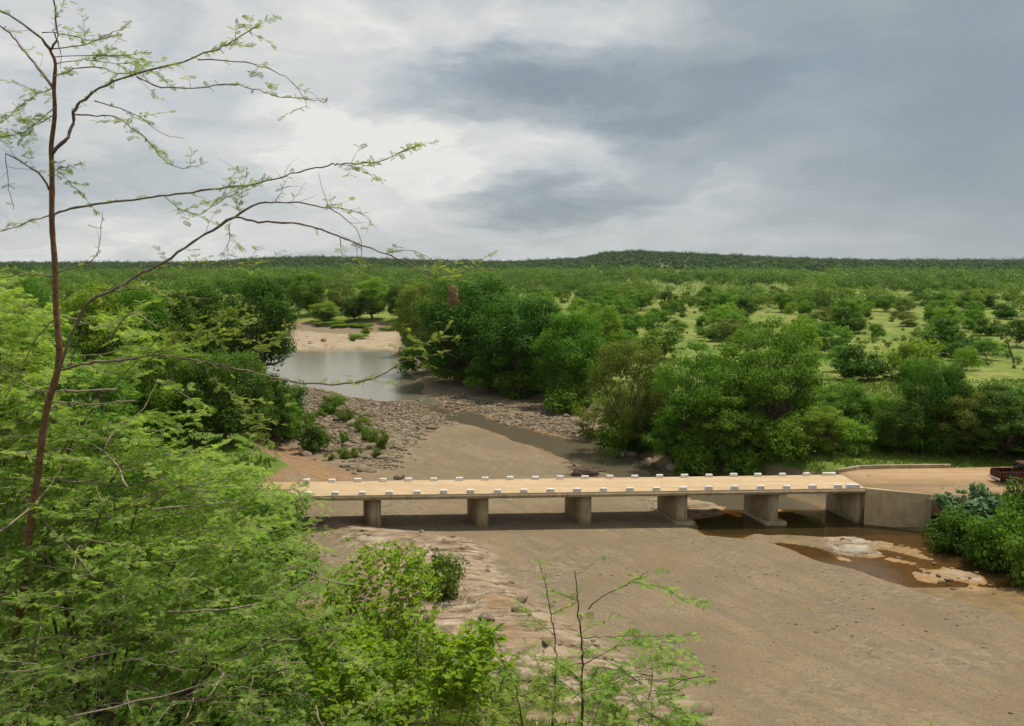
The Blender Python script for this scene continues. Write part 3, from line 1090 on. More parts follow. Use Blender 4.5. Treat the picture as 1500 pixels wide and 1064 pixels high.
def place(key, loc, height, width, label, cat, group=None, rz=None, name=None):
    p = PROTO[key]
    if not p[1]:
        o = p[0]
        p[1] = True
    else:
        o = copy_tree(p[0])
    for kx in ('label', 'category', 'group'):
        if kx in o:
            del o[kx]
    if name:
        o.name = name
    o.location = loc
    o.rotation_euler = (0, 0, random.uniform(0, 6.28) if rz is None else rz)
    sw = width / p[0]['w']
    o.scale = (sw, sw, height / p[0]['h'])
    tag(o, label, cat, group)
    return o


def plant_px(key, cx, top, base, wpx, label, cat, group=None, name=None):
    """a plant whose picture spans px cx-wpx/2..cx+wpx/2 and py top..base, standing on the ground seen at (cx, base)"""
    g = hit(cx, base)
    d = g - CAM
    k = (d @ FWD) / FPX
    place(key, (g[0], g[1], g[2] - 0.05), (base - top) * k * 1.04, wpx * k, label, cat, group, name=name)


T = 'tree'
GB = 'trees along the far bank'
plant_px('layer', 1125, 452, 650, 165, 'tallest dark green layered tree above the middle of the far bank', T, GB)
plant_px('olive', 925, 476, 662, 140, 'brownish olive tree at the water edge by the rapids', T, GB)
plant_px('layer', 1015, 490, 664, 130, 'mid green layered tree between the olive tree and the tallest tree', T, GB)
plant_px('round2', 1070, 568, 672, 120, 'broad bushy tree standing just above the far kerb blocks', T, GB)
plant_px('lush', 1150, 604, 676, 84, 'round leafy shrub on the bank beyond the last white blocks', 'shrub')
plant_px('layer', 1240, 548, 640, 110, 'flat layered green tree on the bank above the bridge end', T, GB)
plant_px('bushD', 1262, 498, 556, 84, 'dark rounded tree alone at the edge of the yellow grass', 'bush')
plant_px('lush2', 1235, 610, 664, 80, 'leafy green shrub beside the bend of the kerb wall', 'shrub')
plant_px('round', 1368, 515, 662, 110, 'dark tree with a rising top above the kerb wall end', T, GB)
plant_px('olive', 1405, 560, 668, 110, 'dull olive tree among the dark trees behind the apron', T, GB)
plant_px('round', 1318, 570, 664, 95, 'dark dense tree first in the clump behind the kerb wall', T, GB)
plant_px('layer2', 1460, 556, 672, 120, 'dark wide tree rising behind the red pickup truck', T, GB)
plant_px('round', 1530, 575, 676, 120, 'dark tree cut by the frame edge behind the pickup truck', T, GB)
plant_px('bushL', 1285, 575, 635, 60, 'pale yellowish bush in the gap before the dark clump', 'bush')
plant_px('tall', 1200, 590, 668, 70, 'light green slim tree beside the tallest dark tree', T, GB)
plant_px('round2', 985, 606, 680, 80, 'small green tree leaning over the narrow water channel', T, GB)
plant_px('lush', 1020, 640, 700, 70, 'low leafy shrub at the water directly behind the kerb blocks', 'shrub')
plant_px('lush', 1090, 648, 704, 60, 'small dark shrub on the grass slope behind the deck', 'shrub')

GM = 'trees around the river bend'
plant_px('round', 690, 386, 560, 175, 'big dark tree at the river bend breaking the horizon line', T, GM)
plant_px('round', 765, 418, 570, 165, 'dark rounded tree behind the bright rapids bush', T, GM)
plant_px('olive', 632, 400, 545, 110, 'olive tinged tree nearest the pool on the bend', T, GM)
plant_px('round2', 835, 448, 590, 110, 'green tree sloping down to the rubble on the bend', T, GM)
plant_px('tall', 880, 436, 560, 80, 'light green tree behind the olive water edge tree', T, GM)
plant_px('layer', 800, 430, 540, 110, 'mid green layered tree filling behind the bend trees', T, GM)
plant_px('tall', 605, 408, 520, 60, 'yellowish green slim tree beside the pool end', T, GM)
plant_px('bushL', 660, 512, 556, 90, 'bright green low bush over the pool outlet', 'bush')
plant_px('bushM', 610, 500, 548, 60, 'green bush trailing into the pool at its far corner', 'bush')
plant_px('bushM', 715, 525, 576, 80, 'green bush below the big dark bend tree', 'bush')
plant_px('tuftM', 760, 538, 584, 78, 'yellow green bush standing on the rubble of the rapids', 'bush')
plant_px('lush', 830, 560, 604, 80, 'low green shrub mass on the bank above the rubble', 'shrub')
plant_px('bushO', 868, 590, 640, 60, 'dull bush at the foot of the olive water edge tree', 'bush')
plant_px('bushM', 905, 610, 668, 70, 'small bush beside the narrow water channel', 'bush')

GL = 'trees on the near bank of the pool'
plant_px('round', 372, 384, 560, 140, 'big round dark tree overhanging the near side of the pool', T, GL)
plant_px('round', 275, 394, 580, 160, 'broad dark tree behind the forked pale branch', T, GL)
plant_px('round2', 205, 410, 590, 130, 'green tree behind the slim red trunk', T, GL)
plant_px('round', 330, 500, 650, 150, 'dark lower tree under the big round pool tree', T, GL)
plant_px('layer2', 400, 540, 655, 70, 'dark bushy tree at the edge of the rubble', T, GL)
plant_px('round2', 240, 490, 650, 130, 'green tree half hidden by the feathery foreground leaves', T, GL)
plant_px('tall', 140, 404, 600, 120, 'light green tree seen past the slim red trunk', T, GL)
plant_px('layer', 50, 392, 620, 150, 'yellowish green tree at the frame edge below the horizon', T, GL)
plant_px('round2', 130, 520, 680, 160, 'green tree low behind the acacia canopy', T, GL)
plant_px('round2', -20, 470, 680, 160, 'green tree cut by the frame edge behind the acacia', T, GL)
plant_px('bushD', 455, 612, 660, 62, 'largest dark shrub on the stony bank beside the rubble', 'shrub')
plant_px('tuftM', 488, 576, 606, 40, 'bright green shrub on the rubble near the pool', 'shrub')
plant_px('tuft', 505, 596, 618, 34, 'small dull green shrub below the bright rubble shrub', 'shrub')
plant_px('tuft', 556, 628, 656, 36, 'olive shrub among pale stones beside the sand bar', 'shrub')
plant_px('tuft', 530, 614, 632, 26, 'brown dry shrub on top of the rubble', 'shrub')
plant_px('tuft', 554, 656, 670, 22, 'tiny olive shrub below the olive stone shrub', 'shrub')
plant_px('tuftM', 502, 654, 672, 24, 'small green shrub on stones above the left bridge end', 'shrub')
plant_px('tuftM', 430, 590, 640, 40, 'green shrub at the foot of the dark pool trees', 'shrub')
plant_px('tuft', 646, 806, 880, 78, 'olive shrub alone on the rock shelf below the bridge', 'shrub')

gt = np.random.default_rng(303)
for cx, by in in_poly([(425, 590), (520, 590), (560, 640), (520, 690), (450, 665)], 16, gt):
    plant_px(gt.choice(['tuft', 'tuftM']), cx, by - gt.uniform(8, 20), by, gt.uniform(12, 26), 'small grassy tuft growing between the stones of the left bank', 'shrub', 'tufts among the bank stones')
for cx, by in in_poly([(440, 474), (580, 474), (580, 500), (470, 497)], 9, gt):
    plant_px('lush2', cx, by - gt.uniform(4, 8), by, gt.uniform(14, 40), 'low bright green patch of growth on the pale far rock shelf', 'shrub', 'green patches on the far rock shelf')
GF = 'trees across the pool'
for (cx, top, base, w, key, lab) in [
        (452, 396, 462, 60, 'round2', 'green tree across the pool beside the dark overhanging tree'),
        (500, 408, 462, 50, 'olive', 'olive tree across the pool above the pale rock shelf'),
        (545, 402, 468, 56, 'tall', 'light green tree across the pool behind hanging twigs'),
        (585, 412, 470, 46, 'round', 'dark small tree across the pool near the bend'),
        (420, 400, 455, 50, 'round', 'dark tree behind the overhanging pool tree'),
        (520, 430, 470, 40, 'round', 'little dark tree standing on the far rock shelf grass'),
        (475, 440, 472, 50, 'tall', 'light low tree on the grass across the pool')]:
    plant_px(key, cx, top, base, w, lab, T, GF)
plant_px('tuftM', 538, 478, 489, 16, 'dark little shrub on the pale far rock shelf', 'shrub')
plant_px('tuftM', 518, 490, 500, 12, 'bright tuft on the pale far rock shelf', 'shrub')

# bank vegetation below the road on the near right
plant_px('big_leaf', 1415, 702, 772, 92, 'grey green big leaved shrub at the end of the wing wall', 'shrub')
plant_px('lushD', 1400, 740, 810, 90, 'green shrub hanging over the water below the wing wall', 'shrub')
plant_px('lush', 1470, 735, 830, 100, 'bright leafy shrub on the bank below the pickup truck', 'shrub')
plant_px('lushD', 1514, 700, 775, 90, 'round green shrub half hiding the pickup truck', 'shrub')
plant_px('lushD', 1450, 775, 832, 80, 'dark low shrub trailing over the brown water', 'shrub')
plant_px('lush', 1530, 765, 860, 110, 'leafy shrub at the frame edge above the brown water', 'shrub')
plant_px('tuftM', 1272, 697, 716, 12, 'small weed growing at the corner of the bridge end', 'weed')

# understory shrubs that fill the banks
gu = np.random.default_rng(77)


def understory(poly, n, keys, lo, hi, label, group):
    pts = in_poly(poly, n, gu)
    for (cx, by) in pts[np.argsort(pts[:, 1])]:
        wpx = gu.uniform(lo, hi)
        plant_px(gu.choice(keys), cx, by - wpx * gu.uniform(.55, .95), by, wpx, label, 'shrub', group)


understory([(880, 640), (960, 630), (1200, 600), (1280, 630), (1250, 650), (1160, 664), (1060, 676), (960, 676)], 30, ['lush', 'lush2', 'lushD'], 45, 85,
           'leafy green shrub filling the slope between the far bank trees and the bridge', 'shrubs on the far bank slope')
understory([(1290, 640), (1540, 630), (1540, 670), (1310, 668)], 34, ['lushD', 'lushD', 'lush'], 55, 95,
           'dark green shrub packed under the dark trees behind the apron', 'shrubs under the dark trees')
understory([(640, 540), (900, 520), (880, 590), (800, 582), (700, 566)], 26, ['lush', 'lush2', 'lushD'], 35, 70,
           'green shrub along the foot of the river bend trees', 'shrubs at the foot of the bend trees')
understory([(160, 560), (390, 560), (425, 610), (420, 650), (160, 660)], 26, ['lushD', 'lush', 'lushD'], 50, 90,
           'dark green shrub under the near bank trees of the pool', 'shrubs under the pool trees')
understory([(850, 470), (1190, 500), (1260, 545), (1210, 600), (880, 520)], 16, ['bushM', 'bushL', 'spread', 'bushO'], 40, 75,
           'green thorn bush crowded behind the far bank trees', 'bushes behind the far bank trees')

understory([(-40, 800), (120, 760), (300, 780), (430, 880), (520, 1000), (560, 1120), (-40, 1120)], 46, ['lushS', 'lushS', 'lushSD'], 130, 240,
           'shrub on the steep slope glimpsed through the feathery acacia canopy', 'shrubs on the slope under the canopy')
understory([(590, 1040), (700, 1010), (1000, 1030), (1040, 1080), (1000, 1130), (590, 1130)], 20, ['lushS2'], 45, 100,
           'low pale green growth among the acacia saplings at the frame bottom', 'low growth among the saplings')

# scattered bushes on the plain
placed = []
lab_of = {'bushD': 'dark green', 'bushM': 'mid green', 'bushL': 'pale green', 'bushO': 'olive', 'spread': 'flat topped green', 'spreadD': 'flat topped dark'}
tries = 0
gp = np.random.default_rng(21)
cnt = 0
while cnt < 296 and tries < 20000:
    tries += 1
    dep = 132 + (440 - 132) * gp.random() ** 0.75
    kx = gp.uniform(-0.58, 0.60)
    x, y = kx * dep, dep
    pxx = 750 + FPX * kx
    if dep < 330 and pxx < 840:
        continue
    if dep < 150 and pxx < 1180:
        continue
    if dep < 215 and 930 < pxx and gp.random() < 0.30:
        continue
    if dep < 400 and 380 < pxx < 600:
        continue
    if fbm(np.array([x]), np.array([y]), 45.0, 2)[0] < 0.38 and gp.random() < 0.7:
        continue
    w = 2.8 + 7.5 * gp.random() ** 1.5
    if any((x - a) ** 2 + (y - b_) ** 2 < ((w + c) * 0.36) ** 2 for a, b_, c in placed):
        continue
    placed.append((x, y, w))
    key = gp.choice(['bushD', 'bushM', 'bushL', 'bushO', 'spread', 'spreadD'], p=[.16, .26, .20, .10, .16, .12])
    hgt = w * gp.uniform(0.62, 0.95)
    zone = 'on the open yellow grass' if dep < 270 else 'in the woodland edge toward the hills'
    lab = f'{lab_of[key]} thorn bush {zone}'
    place(key, (x, y, th(x, y) - 0.05), hgt, w, lab, 'bush', lab.replace('thorn bush', 'thorn bushes'))
    cnt += 1


# far woodland: one uncountable mass
def woodland(name, mat, label, zones, seed):
    g = np.random.default_rng(seed)
    mb = MB()
    for (r0, r1, n, leaves, size, wmin, wmax) in zones:
        rr = np.sqrt(g.uniform(r0 ** 2, r1 ** 2, n))
        a = g.uniform(-0.60, 0.60, n)
        x, y = rr * np.sin(a), rr * np.cos(a)
        if r0 < 1000:
            keep = (fbm(x, y, 55.0, 3) > g.uniform(0.38, 0.55, n))
            x, y = x[keep], y[keep]
        if r0 < 300:
            keep = (terrain(x, y, True)[1]['s'] > 12) & (x > 0.16 * y) & (y > 150 - 0.25 * x)
            x, y = x[keep], y[keep]
        m = len(x)
        z = terrain(x, y)
        w = g.uniform(wmin, wmax, m)
        h = w * g.uniform(0.55, 0.85, m)
        tn = np.clip(1.6 * fbm(x, y, 130.0, 3) - 0.35 + g.uniform(-0.42, 0.42, m), 0, 1)
        c = np.stack([x, y, z + h * 0.5], 1)
        d = unit(g.normal(size=(m, leaves, 3)))
        rad = g.beta(4, 1.3, (m, leaves))
        ph = g.uniform(0, 6, (m, 1))
        rad = rad * (1 + 0.25 * np.sin(d[..., 0] * 4 + ph) + 0.2 * np.sin(d[..., 2] * 5 + ph * 2))
        p = c[:, None, :] + d * rad[..., None] * np.stack([w / 2, w / 2, h / 2], -1)[:, None, :]
        nr = d * 0.9 + np.array([0, 0, 0.5]) + g.normal(size=d.shape) * 0.3
        tint = (tn[:, None] + g.normal(size=(m, leaves)) * 0.12)
        leaf_quads(mb, p.reshape(-1, 3), nr.reshape(-1, 3), size, tint.ravel(), 1.4, g)
    tag(mb.build(name, mat), label, 'woodland', kind='stuff')


woodland('bush_woodland', 'bushveld', 'pale green bush woodland spread over the plain before the hills', ((128, 420, 2600, 60, 0.26, 0.8, 2.6), (340, 640, 1500, 270, 0.56, 3.5, 14), (600, 1000, 2000, 170, 0.85, 5, 18), (950, 1500, 3300, 60, 1.3, 6, 15)), 5)
woodland('far_woodland', 'far', 'green woodland covering the hills along the horizon, coloured darker for cloud shade', ((1400, 3100, 9500, 26, 2.3, 8, 17), (2800, 3300, 2600, 40, 2.4, 6, 24)), 6)


# grass: one uncountable mass
def grass():
    g = np.random.default_rng(9)
    P_ = []
    n = 70000
    dep = 62 + 80 * g.random(n) ** 1.3
    kx = g.uniform(-0.60, 0.62, n)
    x, y = kx * dep, dep
    z, o = terrain(x, y, True)
    keep = (o['up'] > 0.72) & (fbm(x, y, 6.0, 3) + g.normal(size=n) * 0.06 > 0.43)
    # keep the roads free
    for pl in ([p[:2] for p in rd], [NL[:2], NR[:2], (NR + ny * DW)[:2], (NL + ny * DW)[:2]]):
        keep &= sdf(np.array(pl), x, y) > 0.25
    rr_ = np.array([p[:2] for p in (C0, C1, P(1425, 724, ZD), P(1520, 716, ZD), P(1900, 706, ZD), P(1900, 676, ZD), P(1520, 683, ZD), P(1392, 685.5, ZD), P(1260, 687.5, ZD), P(1226, 692, ZD))])
    keep &= sdf(rr_, x, y) > 0.3
    # hillside below the viewpoint
    m2 = 26000
    y2 = g.uniform(20, 50, m2)
    x2 = g.uniform(-0.5, 0.25, m2) * y2
    z2, o2 = terrain(x2, y2, True)
    k2 = (o2['hill'] > 0.8) & (fbm(x2, y2, 3.0, 3) + g.normal(size=m2) * 0.05 > 0.5)
    p = np.concatenate([np.stack([x, y, z], 1)[keep], np.stack([x2, y2, z2], 1)[k2]])
    hgt = np.concatenate([g.uniform(0.18, 0.5, keep.sum()), g.uniform(0.12, 0.35, k2.sum())])
    tn = np.clip(np.concatenate([fbm(x, y, 12.0, 3)[keep], fbm(x2, y2, 5., 3)[k2]]) + g.normal(size=len(p)) * 0.15, 0, 1)
    mb = MB()
    for k in range(4):
        a = g.uniform(0, 6.28, len(p))
        w = hgt * 0.16
        off = np.stack([np.cos(a), np.sin(a), np.zeros(len(p))], 1)
        b0 = p + g.normal(size=p.shape) * np.array([.14, .14, 0])
        tip = b0 + off * (hgt * g.uniform(0.1, 0.6, len(p)))[:, None] + np.array([0, 0, 1]) * (hgt * g.uniform(.7, 1.2, len(p)))[:, None]
        sd = np.stack([-np.sin(a), np.cos(a), np.zeros(len(p))], 1) * w[:, None]
        v = np.stack([b0 - sd - [0, 0, .05], b0 + sd - [0, 0, .05], tip + sd * .1, tip - sd * .1], 1).reshape(-1, 3)
        mb.add(v, np.arange(len(p) * 4).reshape(-1, 4), tint=tn)
    tag(mb.build('grass', 'grass'), 'short green and yellow grass on the banks and the plain', 'grass', kind='stuff')


grass()


# ------------------------------------------------------------------ rocks
def rock_mat():
    m, t, b = material('river_stone')
    oi = t.node('ShaderNodeObjectInfo')
    at = t.node('ShaderNodeAttribute', attribute_name='tint')
    geo = t.node('ShaderNodeNewGeometry')
    n = t.noise(geo.outputs['Position'], 2.5, 6, 0.65).outputs['Fac']
    c = t.ramp(n, [(0.3, (0.145, 0.105, 0.062)), (0.55, (0.29, 0.228, 0.15)), (0.75, (0.46, 0.39, 0.29))])
    f = t.m('ADD', t.m('MULTIPLY', oi.outputs['Random'], 0.3), t.m('MULTIPLY', at.outputs['Fac'], 0.7))
    c = t.mix(t.rng_(f, 0.1, 0.9, 0.65, 0.0), c, (0.09, 0.068, 0.045))
    t.put(b.inputs['Base Color'], c)
    b.inputs['Roughness'].default_value = 0.9
    t.put(b.inputs['Normal'], t.bump(n, 0.6, 0.08))
    return m


MAT['stone'] = rock_mat()


def ico(sub=2):
    bm = bmesh.new()
    bmesh.ops.create_icosphere(bm, subdivisions=sub, radius=1)
    v = np.array([x.co[:] for x in bm.verts])
    f = np.array([[q.index for q in x.verts] for x in bm.faces])
    bm.free()
    return v, f


IV1, IF1 = ico(1)
IV2, IF2 = ico(2)


def rock_verts(g, iv, sx, sy, sz):
    v = iv.copy()
    for _ in range(7):                  # planar cuts make broken faces
        d = unit(g.normal(size=3))
        h = g.uniform(0.55, 0.9)
        k = v @ d
        v = v - np.outer(np.maximum(k - h, 0), d)
    v = v + g.normal(size=v.shape) * 0.035
    return v * np.array([sx, sy, sz])


def rocks():
    g = np.random.default_rng(31)
    mb = MB()
    zones = [(RAPIDS, 4200, 0.07, 0.36), (FARROCK, 24, 0.2, 0.6), (TERRACE, 110, 0.07, 0.24), (LOWROCK, 40, 0.10, 0.30)]
    for pl, n, s0, s1 in zones:
        lo, hi = pl.min(0), pl.max(0)
        c = 0
        while c < n:
            m = 4000
            x = g.uniform(lo[0] - 2, hi[0] + 2, m)
            y = g.uniform(lo[1] - 2, hi[1] + 2, m)
            ok = (sdf(pl, x, y) < g.uniform(-1.5, 1.0, m)) & (y > 32)
            zz = terrain(x, y)
            for xx, yy, z_ in zip(x[ok], y[ok], zz[ok]):
                if c >= n:
                    break
                if g.random() > 0.15 + 1.4 * max(0, vnoise(np.array([xx / 4]), np.array([yy / 4]))[0] - 0.35):
                    continue
                s = s0 + (s1 - s0) * g.random() ** 2
                v = rock_verts(g, IV1, s * g.uniform(.8, 1.5), s * g.uniform(.7, 1.2), s * g.uniform(.35, .7))
                a = g.uniform(0, 6.28)
                ca, sa = math.cos(a), math.sin(a)
                v = np.stack([v[:, 0] * ca - v[:, 1] * sa, v[:, 0] * sa + v[:, 1] * ca, v[:, 2]], 1)
                mb.add(v + [xx, yy, z_ + s * 0.12], tris=IF1, tint=float(g.uniform(0, 1)))
                c += 1
    sp = poly_px([(760, 840), (1000, 800), (1250, 850), (1500, 910), (1500, 1064), (1080, 1064), (900, 920)])
    for xx, yy in in_poly(sp, 520, g):
        if vnoise(np.array([xx / 5]), np.array([yy / 5]))[0] < 0.42:
            continue
        s = 0.03 + 0.09 * g.random() ** 3
        mb.add(rock_verts(g, IV1, s * 1.3, s, s * .6) + [xx, yy, th(xx, yy) + s * .2], tris=IF1, tint=float(g.uniform(0.55, 1)))
    tag(mb.build('river_rubble', 'stone'), 'loose grey stones strewn over the rapids and rock shelves', 'rubble', kind='stuff')
    # single boulders
    pro = []
    for k in range(6):
        b_ = MB()
        b_.add(rock_verts(np.random.default_rng(50 + k), IV2, 1.0, 0.8, 0.55), tris=IF2, tint=0.5)
        pro.append([b_.build('boulder', 'stone'), False])

    def put(k, loc, s, lab, grp=None, rz=None):
        p = pro[k % 6]
        o = p[0] if not p[1] else p[0].copy()
        if p[1]:
            COL.objects.link(o)
        p[1] = True
        for kx in ('group',):
            if kx in o:
                del o[kx]
        o.location = loc
        o.rotation_euler = (g.uniform(-.2, .2), g.uniform(-.2, .2), g.uniform(0, 6.28) if rz is None else rz)
        o.scale = (s, s * g.uniform(.8, 1.1), s * g.uniform(.75, 1.1))
        tag(o, lab, 'boulder', grp)

    single = [(722, 548, 0, 0, ''), ]
    for i, (px, py, s, lab) in enumerate([
            (532, 690, 0.8, 'pale flat boulder above the white blocks at the bridge start'),
            (585, 702, 0.7, 'low boulder where the sand bar meets the stony bank'),
            (508, 655, 0.9, 'pale boulder beside the small green stone shrub'),
            (560, 672, 0.8, 'long pale boulder under the tiny olive shrub'),
            (515, 622, 1.1, 'flat tan boulder topmost on the rubble by the dull shrub'),
            (632, 628, 0.8, 'dark boulder at the tip of the sand bar'),
            (925, 668, 1.0, 'pale flat boulder in the narrow channel below the olive tree'),
            (985, 690, 1.2, 'reddish flat boulder at the channel bank behind the deck'),
            (950, 678, 0.9, 'brown boulder between the two channel boulders'),
            (880, 655, 0.8, 'grey boulder at the end of the rubble beside the channel'),
            (448, 668, 0.9, 'dark boulder beside the largest stony bank shrub'),
            (474, 500, 1.5, 'dark boulder on the pale far rock shelf')]):
        h_ = hit(px, py)
        put(i, (h_[0], h_[1], h_[2] + 0.1), s, lab)
    c = 0
    lo, hi = RAPIDS.min(0), RAPIDS.max(0)
    while c < 170:
        x, y = g.uniform(lo[0], hi[0]), g.uniform(lo[1], hi[1])
        if sdf(RAPIDS, np.array([x]), np.array([y]))[0] > -0.5:
            continue
        s = 0.24 + 0.5 * g.random() ** 2
        put(c, (x, y, th(x, y) + s * .15), s, 'one of many grey boulders crowding the rapids', 'boulders crowding the rapids')
        c += 1
    c = 0
    while c < 14:
        x, y = g.uniform(-16, 18), g.uniform(40, 70)
        if sdf(TERRACE, np.array([x]), np.array([y]))[0] > -0.6:
            continue
        s = 0.25 + 0.45 * g.random() ** 2
        put(c, (x, y, th(x, y) + s * .1), s, 'broken tan block lying on the rock shelf below the bridge', 'broken blocks on the rock shelf')
        c += 1


rocks()


# ------------------------------------------------------------------ driftwood and dead tree
def driftwood():
    g = np.random.default_rng(61)
    c = P(856, 697, 0.1)
    root = empty('driftwood_pile', c)
    tag(root, 'dark heap of flood driftwood on the sand bar behind the bridge', 'driftwood')
    mb = MB()
    v = rock_verts(g, IV2, 1.5, 0.9, 0.75)
    mb.add(v + [0, 0, 0.2], tris=IF2, tint=0.2)
    mb.build('mud_lump', MAT['twig'], root)
    for k in range(26):
        mb = MB()
        a = g.uniform(-0.7, 0.7) + (math.pi if g.random() < .5 else 0)
        l = g.uniform(0.7, 1.9)
        st = np.array([g.uniform(-1.1, 1.1), g.uniform(-.6, .6), g.uniform(0.1, 0.95)])
        e = st + np.array([math.cos(a) * l, math.sin(a) * l * .6, g.uniform(-.15, .35)])
        m_ = (st + e) / 2 + g.normal(size=3) * .08
        mb.tube(curve([st, m_, e], 6), np.linspace(0.07, 0.02, 6) * g.uniform(.6, 1.4), 5)
        mb.build('stick', 'bark' if k % 3 else 'twig', root)


driftwood()


def dead_tree():
    g = hit(1484, 532)
    mb = MB()
    k = (g - CAM) @ FWD / FPX
    o = np.zeros(3)
    S = lambda pts: [np.array([x * k, 0.2 * i, z * k]) for i, (x, z) in enumerate(pts)]
    mb.tube(curve(S([(2, -4), (0, 8), (-5, 20), (-7, 32)]), 10), np.linspace(0.22, 0.12, 10), 7)
    mb.tube(curve(S([(-7, 32), (-13, 38), (-20, 44)]), 7), np.linspace(0.11, 0.04, 7), 6)
    mb.tube(curve(S([(-7, 31), (-3, 40), (-2, 50)]), 7), np.linspace(0.10, 0.03, 7), 6)
    mb.tube(curve(S([(-5, 20), (3, 26), (8, 27)]), 7), np.linspace(0.07, 0.02, 7), 5)
    o = mb.build('dead_tree', 'bark', None, True)
    o.location = g
    tag(o, 'bare leaning dead tree on the yellow grass near the frame edge', 'dead tree')


dead_tree()


# ------------------------------------------------------------------ pickup truck
def pickup():
    MAT['red'] = paint('truck_red', (0.055, 0.009, 0.008), 0.38, 0.0, (0.16, 0.10, 0.06), 0.45, 3.0)
    MAT['chrome'] = paint('truck_bumper', (0.62, 0.60, 0.55), 0.35, 0.3, (0.4, 0.3, 0.2), 0.4, 5)
    MAT['black'] = paint('truck_black', (0.02, 0.02, 0.02), 0.7, 0.0, (0.10, 0.07, 0.05), 0.5, 6)
    MAT['glass'] = paint('truck_glass', (0.015, 0.022, 0.022), 0.05, 0.0, (0.08, 0.07, 0.05), 0.2, 2)
    MAT['lamp'] = paint('truck_lamp', (0.30, 0.02, 0.015), 0.2, 0.0, (0.2, 0.05, 0.03), 0.2, 3)
    MAT['rim'] = paint('truck_rim', (0.45, 0.44, 0.42), 0.4, 0.6, (0.2, 0.15, 0.1), 0.4, 8)
    base = P(1466, 711.0, ZD)
    root = empty('pickup_truck', base, 0.03)
    tag(root, 'dark red pickup truck parked tail first on the dirt apron', 'pickup truck')
    W = 1.72

    def loft(sections, name, mat, parent=root, bev=0.04):
        """body from x-stations: (x, [(y,z)...])"""
        mb = MB()
        n = len(sections[0][1])
        v = [[x, y, z] for x, ring in sections for y, z in ring]
        q = [[i * n + k, i * n + (k + 1) % n, (i + 1) * n + (k + 1) % n, (i + 1) * n + k] for i in range(len(sections) - 1) for k in range(n)]
        tr = []
        o = (len(sections) - 1) * n
        for k in range(1, n - 1):
            tr += [[0, k, k + 1], [o, o + k + 1, o + k]]
        mb.add(v, q, tr)
        ob = mb.build(name, mat, parent)
        bevel(ob, bev)
        return ob

    ring = lambda z0, z1, i=0.0, t=0.06: [(i, z0), (W - i, z0), (W - i + .0, z0 + .35 * (z1 - z0)), (W - i - t * .3, z1 - t), (W - i - t, z1), (i + t, z1), (i + t * .3, z1 - t), (i, z0 + .35 * (z1 - z0))]
    bed = empty  # open load bed from separate panels
    mb = MB()
    mb.box((0.95, W / 2, 0.52), (1.9, W - 0.06, 0.10))
    mb.build('bed_floor', 'black', root)
    for y in (0.04, W - 0.04):
        mb = MB()
        mb.box((0.98, y, 0.80), (1.84, 0.08, 0.56))
        mb.box((0.98, y, 1.10), (1.88, 0.12, 0.05))
        mb.box((0.98, y + (-0.05 if y < 1 else 0.05), 0.74), (1.80, 0.02, 0.05))
        bevel(mb.build('bed_side', 'red', root), 0.015)
    mb = MB()
    mb.box((0.03, W / 2, 0.80), (0.06, W - 0.12, 0.54))
    mb.box((-0.005, W / 2, 0.82), (0.02, W - 0.5, 0.30))
    tg = bevel(mb.build('tailgate', 'red', root), 0.012)
    mb = MB()
    mb.box((-0.02, W / 2, 0.98), (0.05, 0.22, 0.05))
    mb.build('handle', 'black', tg)
    mb = MB()
    mb.box((-0.13, W / 2, 0.47), (0.10, W + 0.04, 0.16))
    mb.box((-0.06, W / 2, 0.45), (0.08, 0.9, 0.08))
    bevel(mb.build('bumper', 'chrome', root), 0.02)
    for y in (0.10, W - 0.10):
        mb = MB()
        mb.box((-0.012, y, 0.78), (0.03, 0.13, 0.30))
        bevel(mb.build('tail_light', 'lamp', root), 0.01)
    # cab
    loft([(1.95, ring(0.45, 1.12)), (4.75, ring(0.45, 1.08)), (5.0, ring(0.50, 0.98, 0.05))], 'body', 'red')
    loft([(1.98, ring(1.10, 1.72, 0.10, 0.10)), (2.1, ring(1.10, 1.80, 0.12, 0.14)), (3.0, ring(1.10, 1.82, 0.12, 0.14)), (3.75, ring(1.10, 1.14, 0.10, 0.02))], 'cab', 'red')
    mb = MB()
    mb.box((1.965, W / 2, 1.44), (0.03, W - 0.5, 0.36))
    mb.build('rear_window', 'glass', root)
    for y in (0.105, W - 0.105):
        mb = MB()
        mb.add([[2.15, y, 1.18], [3.45, y, 1.18], [3.0, y, 1.62], [2.2, y, 1.64], [2.15, y + .03, 1.18], [3.45, y + .03, 1.18], [3.0, y + .03, 1.62], [2.2, y + .03, 1.64]],
               [[0, 1, 2, 3], [7, 6, 5, 4], [0, 4, 5, 1], [1, 5, 6, 2], [2, 6, 7, 3], [3, 7, 4, 0]])
        mb.build('side_window', 'glass', root)
    for x in (0.85, 4.05):
        for y in (0.10, W - 0.10):
            mb = MB()
            th_ = np.linspace(0, 2 * math.pi, 25)[:-1]
            prof = [(0.20, -0.10), (0.31, -0.11), (0.36, -0.07), (0.36, 0.07), (0.31, 0.11), (0.20, 0.10)]
            v = [[x + r * math.cos(a), y + w, 0.36 + r * math.sin(a)] for a in th_ for r, w in prof]
            n = len(prof)
            q = [[i * n + k, i * n + (k + 1) % n, ((i + 1) % 24) * n + (k + 1) % n, ((i + 1) % 24) * n + k] for i in range(24) for k in range(n)]
            mb.add(v, q)
            wh = mb.build('wheel', 'black', root)
            mb = MB()
            mb.tube([[x, y - 0.07, 0.36], [x, y, 0.36], [x, y + 0.07, 0.36]], [0.205, 0.205, 0.205], 16)
            mb.build('rim', 'rim', wh)
    mb = MB()
    mb.box((1.15, W / 2, 0.36), (2.5, 0.9, 0.16))
    mb.build('chassis', 'black', root)


pickup()


